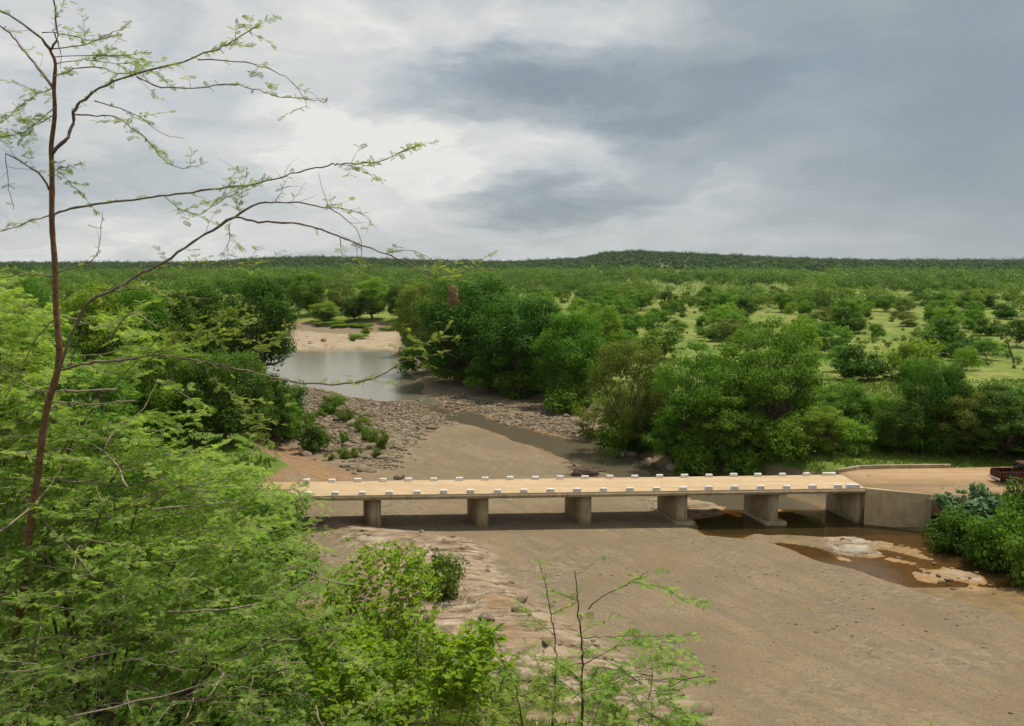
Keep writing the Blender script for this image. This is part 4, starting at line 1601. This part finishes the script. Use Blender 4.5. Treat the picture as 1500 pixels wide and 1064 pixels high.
# ------------------------------------------------------------------ foreground acacia
def leaf_template(L=0.058, pairs=7, pl=0.022, pw=0.0062):
    """bipinnate leaf along +x, flat in xy, slightly arched"""
    V, Q = [], []
    for k in range(pairs):
        f = (k + 0.7) / pairs
        x = L * f
        ln = pl * (0.65 + 0.5 * math.sin(math.pi * (0.15 + 0.75 * f)))
        for s in (-1, 1):
            a = math.radians(62 - 18 * f)
            dx, dy = math.cos(a) * ln, s * math.sin(a) * ln
            zx = -0.10 * ln
            n = len(V)
            px_, py_ = -dy / ln * pw / 2, dx / ln * pw / 2
            V += [[x, 0, -0.12 * x * f], [x + dx * .45 + px_, dy * .45 + py_, -.12 * x * f + .002], [x + dx, dy, zx - 0.12 * x * f], [x + dx * .45 - px_, dy * .45 - py_, -.12 * x * f + .002]]
            Q.append([n, n + 1, n + 2, n + 3])
    # rachis
    n = len(V)
    V += [[0, -.0007, 0], [L, -.0004, -.12 * L], [L, .0004, -.12 * L], [0, .0007, 0]]
    Q.append([n, n + 1, n + 2, n + 3])
    return np.array(V), np.array(Q)


LT_V, LT_Q = leaf_template()
BL_V = np.array([[0, 0, 0], [.35, .24, .03], [.7, .22, .02], [1, 0, -.10], [.7, -.22, .02], [.35, -.24, .03], [.35, 0, -.03], [.7, 0, -.05]])
BL_Q = np.array([[0, 6, 1, 1], [1, 6, 7, 2], [0, 5, 6, 6], [5, 4, 7, 6]])


class Leaves:
    def __init__(self):
        self.p, self.d, self.n, self.s, self.t = [], [], [], [], []

    def add(self, p, d, n, s, t):
        self.p.append(p)
        self.d.append(d)
        self.n.append(n)
        self.s.append(s)
        self.t.append(t)

    def emit(self, mb, V, Q=None, T3=None):
        if not self.p:
            return
        p = np.array(self.p)
        x = unit(np.array(self.d))
        n = np.array(self.n)
        y = unit(np.cross(n, x))
        z = np.cross(x, y)
        s = np.array(self.s)[:, None, None]
        v = (V[None, :, 0:1] * x[:, None, :] + V[None, :, 1:2] * y[:, None, :] + V[None, :, 2:3] * z[:, None, :]) * s + p[:, None, :]
        N, K = len(p), len(V)
        off = (np.arange(N) * K)[:, None, None]
        tn = np.array(self.t)
        if Q is not None:
            mb.add(v.reshape(-1, 3), (Q[None] + off).reshape(-1, 4), tint=np.repeat(tn, len(Q)))
        else:
            mb.add(v.reshape(-1, 3), tris=(T3[None] + off).reshape(-1, 3))


def twig(mbw, lv, g, p, d, L, leafy=1.0, r0=0.0022, step=0.034, lsize=1.0, tint=0.5, droop=0.25, sides=4):
    """a leafy twig: woody tube in mbw, leaf frames in lv"""
    n = max(4, int(L / 0.07) + 2)
    d = unit(d)
    pts = [p]
    cur = d.copy()
    st = L / (n - 1)
    for k in range(n - 1):
        cur = unit(cur + g.normal(size=3) * 0.13 + np.array([0, 0, -droop * st]))
        pts.append(pts[-1] + cur * st)
    pts = np.array(pts)
    mbw.tube(pts, np.linspace(r0, r0 * 0.35, n), sides, cap=False)
    if leafy <= 0:
        return pts
    m = int(L / step)
    side = 1
    for k in range(m):
        if g.random() > leafy:
            continue
        f = (k + g.random()) / m
        i = min(int(f * (n - 1)), n - 2)
        q = pts[i] + (pts[i + 1] - pts[i]) * (f * (n - 1) - i)
        tg = unit(pts[i + 1] - pts[i])
        sd = unit(np.cross(tg, [0, 0, 1]) + 1e-6)
        for _ in range(1 + (g.random() < 0.75)):
            side = -side
            ld = unit(tg * g.uniform(0.1, 0.9) + sd * side * g.uniform(0.5, 1.0) + np.array([0, 0, g.uniform(-.35, .45)]))
            nm = unit(np.array([0, 0, 1.0]) + g.normal(size=3) * 0.55)
            lv.add(q, ld, nm, lsize * g.uniform(0.65, 1.3), np.clip(tint + g.normal() * .32, 0, 1))
    return pts


def branch(mbw, lv, g, px_pts, d0, d1, r0, r1, leafy=0.5, twigs=0.35, f0=0.0, n=None, tl=(0.10, 0.30), lsize=1.0, tint=0.5):
    """a main branch through pixel points, depth running d0 -> d1"""
    m = len(px_pts)
    ctrl = []
    cl = np.concatenate([[0], np.cumsum([math.dist(px_pts[i], px_pts[i + 1]) for i in range(m - 1)])])
    cl /= cl[-1]
    for (x, y), f in zip(px_pts, cl):
        ctrl.append(D(x, y, d0 + (d1 - d0) * f + (0.05 * math.sin(7 * f + x) if 0 < f < 1 else 0)))
    ctrl = np.array(ctrl)
    L = np.linalg.norm(np.diff(ctrl, axis=0), axis=1).sum()
    n = n or max(8, int(L / 0.05))
    pts = curve(ctrl, n)
    pts[1:-1] += g.normal(size=(n - 2, 3)) * 0.004
    rad = r0 + (r1 - r0) * np.linspace(0, 1, n) ** 0.7
    rad = rad * (1 + 0.10 * g.normal(size=n))
    mbw.tube(pts, np.maximum(rad, 0.0012), 7)
    s = 0.0
    side = 1
    for k in range(n - 1):
        seg = pts[k + 1] - pts[k]
        sl = np.linalg.norm(seg)
        f = k / (n - 1)
        if f < f0:
            continue
        tg = unit(seg)
        sd = unit(np.cross(tg, np.array([0, 0, 1.0])) + 1e-6)
        if g.random() < leafy * sl / 0.045:
            for _ in range(g.integers(1, 4)):
                side = -side
                ld = unit(tg * g.uniform(-.1, .9) + sd * side * g.uniform(.2, 1) + np.array([0, 0, g.uniform(-.5, .7)]))
                lv.add(pts[k], ld, unit(np.array([0, 0, 1.]) + g.normal(size=3) * .4), lsize * g.uniform(.6, 1.15), np.clip(tint + g.normal() * .2, 0, 1))
        if g.random() < twigs * sl / 0.10:
            side = -side
            up = g.uniform(-.55, .65)
            dd = unit(tg * g.uniform(.3, 1.0) + sd * side * g.uniform(.2, .9) + np.array([0, 0, up]))
            twig(mbw, lv, g, pts[k], dd, g.uniform(*tl), leafy * 1.1, 0.0018, lsize=lsize, tint=tint)
    return pts


def acacia_tall():
    g = np.random.default_rng(71)
    dep = 7.0
    tp = [(20, 1000), (30, 880), (50, 740), (64, 620), (84, 545), (84, 470), (80, 400), (77, 320), (75, 240), (78, 190), (80, 140), (80, 95), (74, 72)]
    base = D(20, 1000, dep)
    gz = th(base[0], base[1])
    root = empty('acacia_tree', (base[0], base[1], gz))
    tag(root, 'tall slim acacia with a red brown trunk and sparse feathery branches against the sky', 'tree')
    org = np.array([base[0], base[1], gz])
    tb, bw, lv = MB(), MB(), Leaves()
    ctrl = np.array([D(x, y, dep) for x, y in tp])
    ctrl = np.vstack([[base[0] - 0.05, base[1], gz - 0.2], ctrl])
    tpts = curve(ctrl, 90)
    wob = np.stack([np.sin(np.arange(90) * .55) * .006, np.zeros(90), np.zeros(90)], 1)
    tr = np.interp(np.arange(90), [0, 12, 45, 60, 80, 89], [0.035, 0.030, 0.023, 0.020, 0.013, 0.009]) * (1 + .06 * g.normal(size=90))
    tb.tube(tpts + wob - org, tr, 10)
    Bs = [  # pixel path, depth end, r0, r1, leafy, twigs
        ([(77, 224), (98, 202), (107, 180), (109, 160), (128, 142), (158, 124), (200, 108), (260, 93), (312, 74), (336, 64), (360, 48), (376, 40)], 6.7, .016, .003, .50, .25, .35),
        ([(200, 113), (240, 128), (300, 129), (335, 122), (370, 130), (410, 142), (450, 145), (478, 150)], 6.5, .006, .002, .12, .25, .0),
        ([(290, 88), (350, 90), (385, 98), (410, 108), (432, 125), (447, 145), (450, 160)], 6.8, .005, .0018, .10, .20, .0),
        ([(109, 168), (140, 170), (170, 172), (190, 185), (215, 205), (240, 235), (262, 245), (280, 245), (305, 237)], 6.9, .006, .002, .40, .15, .2),
        ([(138, 148), (180, 160), (210, 175), (235, 195), (270, 203)], 7.3, .005, .0018, .20, .2, .2),
        ([(80, 112), (110, 101), (140, 98), (170, 106), (205, 112)], 6.9, .006, .003, .30, .3, .1),
        ([(80, 133), (60, 105), (35, 75), (15, 50), (-15, 28)], 7.3, .012, .006, .10, .25, .1),
        ([(75, 74), (60, 55), (40, 40), (15, 22), (-15, 10)], 6.8, .012, .006, .15, .3, .1),
        ([(76, 72), (84, 55), (81, 25), (78, -20)], 7.0, .009, .005, .25, .3, .2),
        ([(80, 48), (88, 72), (88, 100)], 7.0, .005, .002, .1, .0, .1),
        ([(75, 72), (120, 67), (150, 56), (168, 46), (192, 40)], 7.1, .005, .002, .4, .3, .2),
        ([(62, 48), (95, 50), (125, 58), (150, 57), (180, 50)], 6.8, .004, .002, .35, .2, .2),
        ([(77, 84), (130, 80), (170, 82), (200, 78), (222, 76)], 7.2, .004, .002, .5, .3, .3),
        ([(80, 94), (120, 88), (160, 92), (210, 92)], 7.3, .004, .002, .6, .3, .3),
        ([(72, 278), (60, 258), (40, 243), (8, 225)], 6.8, .010, .004, .1, .5, .3),
        ([(8, 225), (12, 270), (20, 307)], 6.7, .004, .002, .1, .2, .1),
        ([(76, 170), (50, 185), (30, 197), (0, 200)], 7.1, .004, .002, .7, .4, .1),
        ([(76, 130), (50, 140), (25, 160), (-5, 185)], 7.3, .004, .002, .6, .4, .1),
        ([(78, 160), (60, 175), (40, 190), (-5, 205)], 6.8, .004, .002, .7, .3, .1),
        ([(75, 240), (95, 262), (110, 275), (118, 285)], 6.9, .003, .0015, .8, .2, .1),
        ([(78, 250), (100, 245), (126, 238)], 6.9, .003, .0015, .5, .2, .1),
        ([(77, 317), (84, 312), (120, 303), (160, 297), (220, 290), (270, 283), (330, 275), (380, 268), (430, 253), (480, 243), (500, 240), (540, 239), (570, 232), (592, 221), (616, 213)], 6.3, .011, .0025, .07, .12, .25),
        ([(500, 240), (530, 249), (562, 270)], 6.2, .003, .0015, .95, .2, .2),
        ([(590, 222), (605, 216), (620, 212)], 6.25, .002, .0015, .95, .2, .0),
        ([(242, 288), (262, 305), (290, 314), (312, 302), (335, 285), (345, 262)], 6.6, .004, .0015, .55, .3, .1),
        ([(310, 303), (330, 278), (345, 250)], 6.6, .003, .0015, .25, .4, .1),
        ([(345, 292), (350, 305), (362, 245)], 6.5, .003, .0015, .2, .3, .1),
        # the oblique second stem and its fork
        ([(84, 548), (97, 512), (112, 475), (133, 440), (165, 425), (200, 405), (240, 385), (290, 350), (345, 318)], 6.6, .014, .009, .03, .18, .3),
        ([(345, 318), (375, 300), (405, 296), (440, 298), (480, 306), (505, 320), (525, 340), (530, 376)], 6.4, .009, .002, .03, .25, .3),
        ([(345, 318), (380, 325), (430, 327), (465, 335), (510, 352), (560, 370), (590, 383), (622, 400), (660, 402), (700, 394), (752, 402)], 6.0, .009, .002, .06, .25, .3),
        ([(480, 305), (512, 308), (540, 318), (545, 332)], 6.3, .003, .0012, .1, .5, .0),
        ([(565, 371), (600, 367), (632, 380), (650, 390)], 6.1, .003, .0012, .2, .3, .3),
        ([(338, 326), (335, 358), (331, 388)], 6.5, .004, .0015, .2, .4, .2),
        ([(498, 346), (500, 372), (504, 404)], 6.3, .004, .0012, .5, .3, .2),
        ([(520, 355), (528, 395), (526, 420)], 6.3, .003, .0012, .4, .3, .2),
        ([(403, 296), (412, 280), (420, 262)], 6.4, .003, .0012, .0, .2, .2),
        ([(480, 305), (474, 280), (466, 254)], 6.4, .003, .0012, .0, .1, .2),
        ([(620, 399), (640, 392), (660, 400), (690, 392), (705, 378)], 6.05, .003, .0015, .4, .3, .2),
        ([(652, 402), (668, 412), (690, 405)], 6.05, .0025, .0012, .5, .3, .1),
        ([(165, 427), (215, 424), (240, 434), (262, 448)], 6.8, .006, .002, .1, .3, .2),
        ([(150, 425), (200, 420), (260, 432), (310, 440)], 6.6, .005, .002, .2, .4, .3),
        ([(200, 402), (240, 390), (290, 386), (340, 388), (400, 380), (415, 378)], 6.5, .004, .0015, .25, .3, .2),
        ([(82, 400), (130, 385), (145, 360), (150, 310)], 6.9, .005, .002, .15, .4, .3),
        ([(76, 405), (40, 402), (10, 406), (-20, 410)], 7.2, .006, .003, .1, .2, .1),
        ([(76, 315), (40, 325), (15, 335), (-10, 342)], 7.3, .006, .003, .1, .3, .2),
        ([(78, 470), (50, 500), (20, 560), (-10, 620)], 7.2, .006, .003, .3, .3, .2),
        # low horizontal branch
        ([(84, 543), (130, 532), (180, 528), (230, 521), (280, 527), (330, 538), (380, 548), (430, 560), (500, 562), (545, 555), (575, 540), (602, 525), (640, 520), (662, 512)], 6.1, .012, .003, .14, .30, .25),
        ([(365, 543), (382, 520), (400, 500), (412, 490)], 6.4, .004, .0015, .6, .5, .5),
        ([(600, 526), (615, 505), (640, 500), (658, 498)], 6.1, .003, .0015, .6, .6, .3),
        ([(300, 530), (310, 555), (350, 585), (385, 620), (395, 660)], 6.5, .004, .0015, .7, .6, .2),
        ([(200, 525), (260, 510), (300, 500), (360, 488)], 6.7, .004, .0015, .7, .7, .2),
        ([(220, 522), (270, 495), (310, 470), (345, 455)], 6.4, .004, .0015, .6, .7, .2),
    ]
    for path, d1, r0, r1, lf, tw, f0 in Bs:
        d0 = dep if (path[0][0] < 115) else d1 + 0.35
        branch(bw, lv, g, path, min(d0, dep), d1, r0, r1, min(lf * 1.8 + .05, 1.3), tw * 2.2, f0 * .7, lsize=.82)
    for a in bw.v:
        a -= org
    lv.p = [p - org for p in lv.p]
    lm = MB()
    lv.emit(lm, LT_V, LT_Q)
    tb.build('trunk', 'bark_red', root, True)
    bw.build('branchwork', 'bark_mid', root, True)
    lm.build('leaves', 'acacia_sky', root)


def spray(bw, lv, g, p, d, L, lsize, tint, leafy=0.95):
    pts = twig(bw, lv, g, p, d, L, leafy * 0.6, 0.0048, 0.04, lsize, tint, 0.35)
    m = max(3, int(L / 0.10))
    side = 1
    for k in range(m):
        f = (k + 0.6) / (m + 0.3)
        i = min(int(f * (len(pts) - 1)), len(pts) - 2)
        q = pts[i]
        tg = unit(pts[i + 1] - pts[i])
        sd = unit(np.cross(tg, [0, 0, 1]) + 1e-6)
        side = -side
        dd = unit(tg * g.uniform(.5, 1) + sd * side * g.uniform(.5, 1) + [0, 0, g.uniform(-.2, .3)])
        twig(bw, lv, g, q, dd, L * g.uniform(.28, .5) * (1.1 - .5 * f), leafy, 0.0016, 0.034, lsize, tint, .3, sides=3)


def dense_acacia(name, label, regions, base_px, base_dep, seed, limbs, lmat='acacia', trunk_r=0.05):
    """regions: (polygon, count, depth at the polygon's top, depth at its bottom, jitter, leaf size, tint)"""
    g = np.random.default_rng(seed)
    b0 = D(*base_px, base_dep)
    gz = th(b0[0], b0[1])
    org = np.array([b0[0], b0[1], gz])
    root = empty(name, org)
    tag(root, label, 'tree')
    tb, bw, lv = MB(), MB(), Leaves()
    tips = []
    for poly, n, dt, db, jit, ls, tint in regions:
        ys = [q[1] for q in poly]
        pp = in_poly(poly, n, g)
        for x, y in pp:
            f = (y - min(ys)) / (max(ys) - min(ys))
            dep = dt + (db - dt) * f + g.uniform(-jit, jit)
            p = D(x, y, dep)
            p[2] = max(p[2], th(p[0], p[1]) + 0.3)
            out = unit(np.array([p[0] - b0[0], (p[1] - b0[1]), 0.0]) + 1e-6)
            a = g.normal() * 1.0
            ca, sa = math.cos(a), math.sin(a)
            d = np.array([out[0] * ca - out[1] * sa, out[0] * sa + out[1] * ca, g.uniform(-.12, .28)])
            L = g.uniform(0.35, 0.75) * dep / 7.5
            spray(bw, lv, g, p - unit(d) * L * .5, d, L, ls * dep / 7.5 * g.uniform(.75, 1.15), np.clip(tint + g.normal() * .24, 0, 1))
            tips.append(p - unit(d) * L * .5)
    tips = np.array(tips)
    fork = org + np.array([0, 0, 0.5])
    tb.tube(curve([org - [0, 0, .3], org + [.03, 0, .25], fork], 6) - org, np.linspace(trunk_r * 1.2, trunk_r, 6), 8)
    idx = g.choice(len(tips), min(limbs, len(tips)), replace=False)
    for k in idx:
        e = tips[k]
        m1 = fork * .6 + e * .4 + np.array([0, 0, .25]) + g.normal(size=3) * .12
        m2 = fork * .25 + e * .75 + np.array([0, 0, .12]) + g.normal(size=3) * .10
        tb.tube(curve([fork, m1, m2, e], 16) - org, np.linspace(trunk_r * .36, .004, 16), 6)
    for k in g.choice(len(tips), min(len(tips) // 5, 90), replace=False):
        e = tips[k] + [0, 0, .06]
        out = unit(np.array([e[0] - b0[0], e[1] - b0[1], 0]) + 1e-6)
        a = g.normal() * .7
        dd = np.array([out[0] * math.cos(a) - out[1] * math.sin(a), out[0] * math.sin(a) + out[1] * math.cos(a), g.uniform(-.1, .5)])
        L = g.uniform(.5, 1.3)
        st = e - dd * L
        md = (st + e) / 2 + g.normal(size=3) * .07
        bw.tube(curve([st, md, e, e + dd * .25 + [0, 0, g.uniform(-.05, .2)]], 14) + g.normal(size=(14, 3)) * .006, np.linspace(g.uniform(.006, .012), .002, 14), 5)
    for a in bw.v:
        a -= org
    lv.p = [p - org for p in lv.p]
    lm = MB()
    lv.emit(lm, LT_V, LT_Q)
    tb.build('trunk', 'bark', root, True)
    bw.build('branchwork', 'bark_pale', root)
    lm.build('leaves', lmat, root)


acacia_tall()
dense_acacia('acacia_tree', 'dense feathery acacia canopy filling the lower corner under the slim red trunk',
             [([(-30, 640), (80, 630), (200, 655), (330, 690), (430, 730), (500, 775), (470, 850), (300, 860), (-30, 860)], 235, 8.2, 7.3, .8, 1.0, .55),
              ([(-30, 830), (300, 830), (470, 850), (540, 960), (600, 1090), (-30, 1090)], 285, 7.4, 6.0, .8, 1.0, .45),
              ([(60, 560), (200, 600), (380, 680), (400, 710), (200, 690), (-30, 660), (-30, 560)], 64, 8.0, 7.6, .6, 1.0, .7)],
             (150, 1300), 7.7, 81, 26)
dense_acacia('acacia_tree', 'lighter acacia reaching up along the frame edge behind the slim trunk',
             [([(-30, 410), (30, 405), (60, 470), (80, 560), (-30, 640)], 62, 9.0, 8.2, .6, 1.0, .75),
              ([(90, 470), (180, 460), (270, 490), (300, 560), (280, 620), (160, 600), (100, 560)], 16, 8.6, 8.0, .7, 1.0, .6)],
             (-40, 1100), 8.8, 82, 22)


def broadleaf():
    g = np.random.default_rng(91)
    b0 = D(580, 1150, 6.6)
    gz = th(b0[0], b0[1])
    org = np.array([b0[0], b0[1], gz])
    root = empty('leafy_shrub', org)
    tag(root, 'yellow green broad leaved shrub beside the acacia canopy at the frame bottom', 'shrub')
    bw, lv = MB(), Leaves()
    regs = [([(470, 850), (530, 805), (610, 806), (650, 850), (640, 900), (560, 930), (480, 920)], 190, 8.6, 7.8, .5, .056, .7),
            ([(440, 900), (560, 920), (640, 900), (650, 980), (600, 1080), (470, 1080)], 190, 7.4, 6.2, .5, .066, .55),
            ([(640, 930), (690, 925), (735, 940), (730, 975), (690, 1015), (640, 1030)], 52, 6.0, 5.7, .25, .078, .65)]
    tips = []
    for poly, n, dt, db, jit, ls, tint in regs:
        ys = [q[1] for q in poly]
        for x, y in in_poly(poly, n, g):
            f = (y - min(ys)) / (max(ys) - min(ys))
            p = D(x, y, dt + (db - dt) * f + g.uniform(-jit, jit))
            d = unit(np.array([g.normal() * .45, g.normal() * .45, 1.0]))
            L = g.uniform(.22, .40)
            s = p - d * L * .5
            pts = twig(bw, lv, g, s, d, L, 0, .0028)
            tips.append(s)
            for k in range(int(L / .018)):
                i = g.integers(0, len(pts) - 1)
                a = g.uniform(0, 6.28)
                ld = unit(np.array([math.cos(a), math.sin(a), g.uniform(.0, .9)]))
                lv.add(pts[i] + g.normal(size=3) * .004, ld, unit(np.array([0, 0, 1.]) + g.normal(size=3) * .5), ls * g.uniform(.7, 1.25), np.clip(tint + g.normal() * .22, 0, 1))
    fork = org + [0, 0, .3]
    tb = MB()
    tb.tube(curve([[0, 0, -.2], [.02, 0, .1], [0, 0, .32]], 6), np.linspace(.05, .035, 6), 8)
    for e in np.array(tips)[g.choice(len(tips), 60, replace=False)]:
        m = fork * .45 + e * .55 + g.normal(size=3) * .12 - [0, 0, .1]
        bw.tube(curve([fork, m, e], 12), np.linspace(.014, .003, 12), 5)
    for a in bw.v:
        a -= org
    lv.p = [p - org for p in lv.p]
    lm = MB()
    T3 = np.array([[0, 6, 1], [1, 6, 2], [6, 7, 2], [2, 7, 3], [0, 5, 6], [5, 4, 6], [4, 7, 6], [4, 3, 7]])
    # triangles carry a flat tint, so split the leaves in three tint classes
    tn = np.array(lv.t)
    for lo, hi, val in ((-.1, .4, .25), (.4, .7, .55), (.7, 1.1, .95)):
        sel = np.nonzero((tn >= lo) & (tn < hi))[0]
        sub = Leaves()
        for i in sel:
            sub.add(lv.p[i], lv.d[i], lv.n[i], lv.s[i], lv.t[i])
        if len(sel):
            k0 = len(lm.tt)
            sub.emit(lm, BL_V, T3=T3)
            for j in range(k0, len(lm.tt)):
                lm.tt[j] = np.full(len(lm.tt[j]), val)
    tb.build('stem', 'bark', root, True)
    bw.build('branchwork', 'twig', root)
    lm.build('leaves', 'broad', root)


broadleaf()


def sapling(label, paths, regions, base_px, dep, seed):
    g = np.random.default_rng(seed)
    b0 = D(*base_px, dep)
    gz = th(b0[0], b0[1])
    org = np.array([b0[0], b0[1], gz])
    root = empty('young_acacia_tree', org)
    tag(root, label, 'sapling')
    tb, bw, lv = MB(), MB(), Leaves()
    if len(paths) == 1:
        bw = tb
    for k, (path, r0, r1, lf, tw, f0, dd) in enumerate(paths):
        tgt = tb if k == 0 else bw
        branch(tgt, lv, g, path, dep, dep + dd, r0, r1, lf, tw, f0, lsize=1.0, tint=.6, tl=(.12, .32))
    s = D(*paths[0][0][0], dep)
    tb.tube(curve([org - [0, 0, .2], org * .5 + s * .5 + [.03, 0, 0], s], 10), np.linspace(paths[0][1] * 1.4, paths[0][1], 10), 7)
    for poly, n, dt, db, jit in regions:
        ys = [q[1] for q in poly]
        for x, y in in_poly(poly, n, g):
            f = (y - min(ys)) / (max(ys) - min(ys))
            p = D(x, y, dt + (db - dt) * f + g.uniform(-jit, jit))
            a = g.uniform(0, 6.28)
            d = unit(np.array([math.cos(a), math.sin(a), g.uniform(-.1, .35)]))
            L = g.uniform(.25, .5)
            spray(bw, lv, g, p - d * L * .5, d, L, .95, .6, .8)
    for mb in {id(tb): tb, id(bw): bw}.values():
        for a in mb.v:
            a -= org
    lv.p = [p - org for p in lv.p]
    lm = MB()
    lv.emit(lm, LT_V, LT_Q)
    tb.build('trunk', 'twig', root, True)
    if bw is not tb:
        bw.build('branchwork', 'twig', root)
    lm.build('leaves', 'acacia', root)


sapling('tallest feathery acacia sapling at the frame bottom with one arching side branch',
        [([(851, 1090), (853, 1000), (853, 950), (847, 900), (845, 860), (842, 835)], .012, .003, .35, .7, .1, -.1),
         ([(862, 893), (885, 872), (925, 853), (950, 838)], .005, .002, .35, .5, .4, -.2),
         ([(925, 853), (960, 858), (985, 868), (1008, 885)], .003, .0015, .7, .6, .1, .1),
         ([(852, 935), (905, 933), (960, 932), (1022, 930)], .004, .0015, .9, .8, .1, .2),
         ([(853, 975), (900, 950), (940, 942), (1005, 940)], .004, .0015, .8, .8, .1, -.3),
         ([(853, 1000), (830, 980), (800, 970)], .004, .0015, .7, .8, .1, -.2),
         ([(846, 880), (820, 870), (795, 860)], .003, .0015, .8, .7, .1, .2),
         ([(853, 1010), (930, 985), (985, 975), (1010, 985)], .004, .0015, .8, .8, .1, .3)],
        [([(850, 980), (960, 960), (1010, 990), (1040, 1080), (850, 1080)], 34, 6.6, 6.0, .4)],
        (852, 1300), 6.4, 101)
sapling('slender dark stemmed acacia sapling behind the tallest sapling',
        [([(808, 1090), (813, 1000), (814, 950), (808, 900), (802, 870), (795, 840), (787, 822)], .009, .002, .35, .7, .2, .1),
         ([(812, 930), (780, 905), (755, 890)], .003, .0015, .7, .8, .1, .2),
         ([(808, 900), (830, 890), (850, 880)], .003, .0015, .6, .7, .1, -.2)],
        [([(745, 960), (830, 950), (850, 1080), (745, 1080)], 22, 6.9, 6.5, .4)],
        (806, 1300), 6.9, 102)
sapling('short leaning acacia sapling beside the broad leaved shrub',
        [([(772, 1090), (762, 1040), (752, 1000), (735, 970), (722, 958)], .008, .002, .4, .6, .3, .0),
         ([(760, 1030), (735, 1015), (700, 1010)], .003, .0015, .6, .8, .1, .2)],
        [([(650, 1030), (740, 1010), (780, 1080), (640, 1080)], 14, 6.0, 5.6, .3)],
        (780, 1300), 6.0, 103)
sapling('lone leafy sapling tip poking up over the sand at the frame bottom',
        [([(1368, 1110), (1366, 1075), (1364, 1058)], .004, .0015, .9, .6, .3, .0)],
        [], (1370, 1300), 6.2, 104)


def nest():
    g = np.random.default_rng(111)
    c = D(664, 432, 6.06)
    top = D(654, 402, 6.06)
    root = empty('weaver_nest', c)
    tag(root, 'hanging bird nest woven from dry grass below the branch tip', 'nest')
    MAT['straw'] = bark('dry_straw', (0.20, 0.13, 0.06), (0.50, 0.38, 0.21), 60)
    mb = MB()
    n, m = 14, 18
    k = 6.06 / FPX * 0.66
    ringz = np.linspace(22, -17, n)
    prof = np.interp(ringz, [-17, -12, -4, 4, 12, 18, 22], [10, 12, 12, 9.5, 7, 4, 1])
    v = []
    for z, r in zip(ringz, prof):
        for j in range(m):
            a = j * 2 * math.pi / m
            rr = r * (1 + .08 * g.normal())
            v.append([rr * k * math.cos(a), rr * k * math.sin(a), (z + g.normal() * .5) * k])
    q = [[i * m + j, i * m + (j + 1) % m, (i + 1) * m + (j + 1) % m, (i + 1) * m + j] for i in range(n - 1) for j in range(m)]
    mb.add(v, q)
    mb.build('woven_shell', 'straw', root)
    mb = MB()
    for _ in range(420):
        a = g.uniform(0, 6.28)
        z = g.uniform(-19, 18)
        r = np.interp(z, [-19, -12, -4, 4, 12, 20], [9, 11.5, 12.5, 11.5, 9.5, 4]) * k
        p = np.array([r * math.cos(a), r * math.sin(a), z * k])
        d = unit(np.array([-math.sin(a) * g.normal(), math.cos(a) * g.normal(), g.normal() * .8]) + np.array([math.cos(a), math.sin(a), 0]) * g.uniform(0, .35))
        l = g.uniform(4, 11) * k
        mb.tube([p - d * l * .5, p + np.array([math.cos(a), math.sin(a), 0]) * .6 * k, p + d * l * .5], [.0012, .0014, .0007], 3, cap=False)
    for _ in range(60):
        a = g.uniform(0, 6.28)
        r = g.uniform(4, 10) * k
        p = np.array([r * math.cos(a), r * math.sin(a), -15 * k])
        mb.tube([p, p + [g.normal() * .004, g.normal() * .004, -g.uniform(3, 9) * k], p + [g.normal() * .01, g.normal() * .01, -g.uniform(9, 13) * k]], [.0012, .001, .0006], 3, cap=False)
    mb.build('loose_straws', 'straw', root)
    mb = MB()
    for s in (-1, 1):
        mb.tube(curve([np.array([s * 3 * k, 0, 18 * k]), (top - c) * .6 + [s * .01, 0, 0], top - c], 6), .0022, 4)
    mb.build('hanging_stalk', 'straw', root)


nest()


# ------------------------------------------------------------------ the air
def haze():
    m = bpy.data.materials.new('haze_air')
    m.use_nodes = True
    t = NT(m.node_tree)
    t.n.clear()
    out = t.node('ShaderNodeOutputMaterial')
    v = t.node('ShaderNodeVolumePrincipled')
    v.inputs['Color'].default_value = (0.78, 0.86, 0.95, 1)
    v.inputs['Density'].default_value = 0.000022
    v.inputs['Anisotropy'].default_value = 0.0
    t.l.new(v.outputs[0], out.inputs['Volume'])
    b = MB()
    b.box((0, 6000, 0), (26000, 14000, 150))
    o = b.build('haze', m)
    o.location = (0, 0, 0)
    lo = min(v_.co.z for v_ in bpy.data.objects['ground'].data.vertices)
    o.location.z = 75 + lo - 1.0
    tag(o, kind='stuff')


haze()
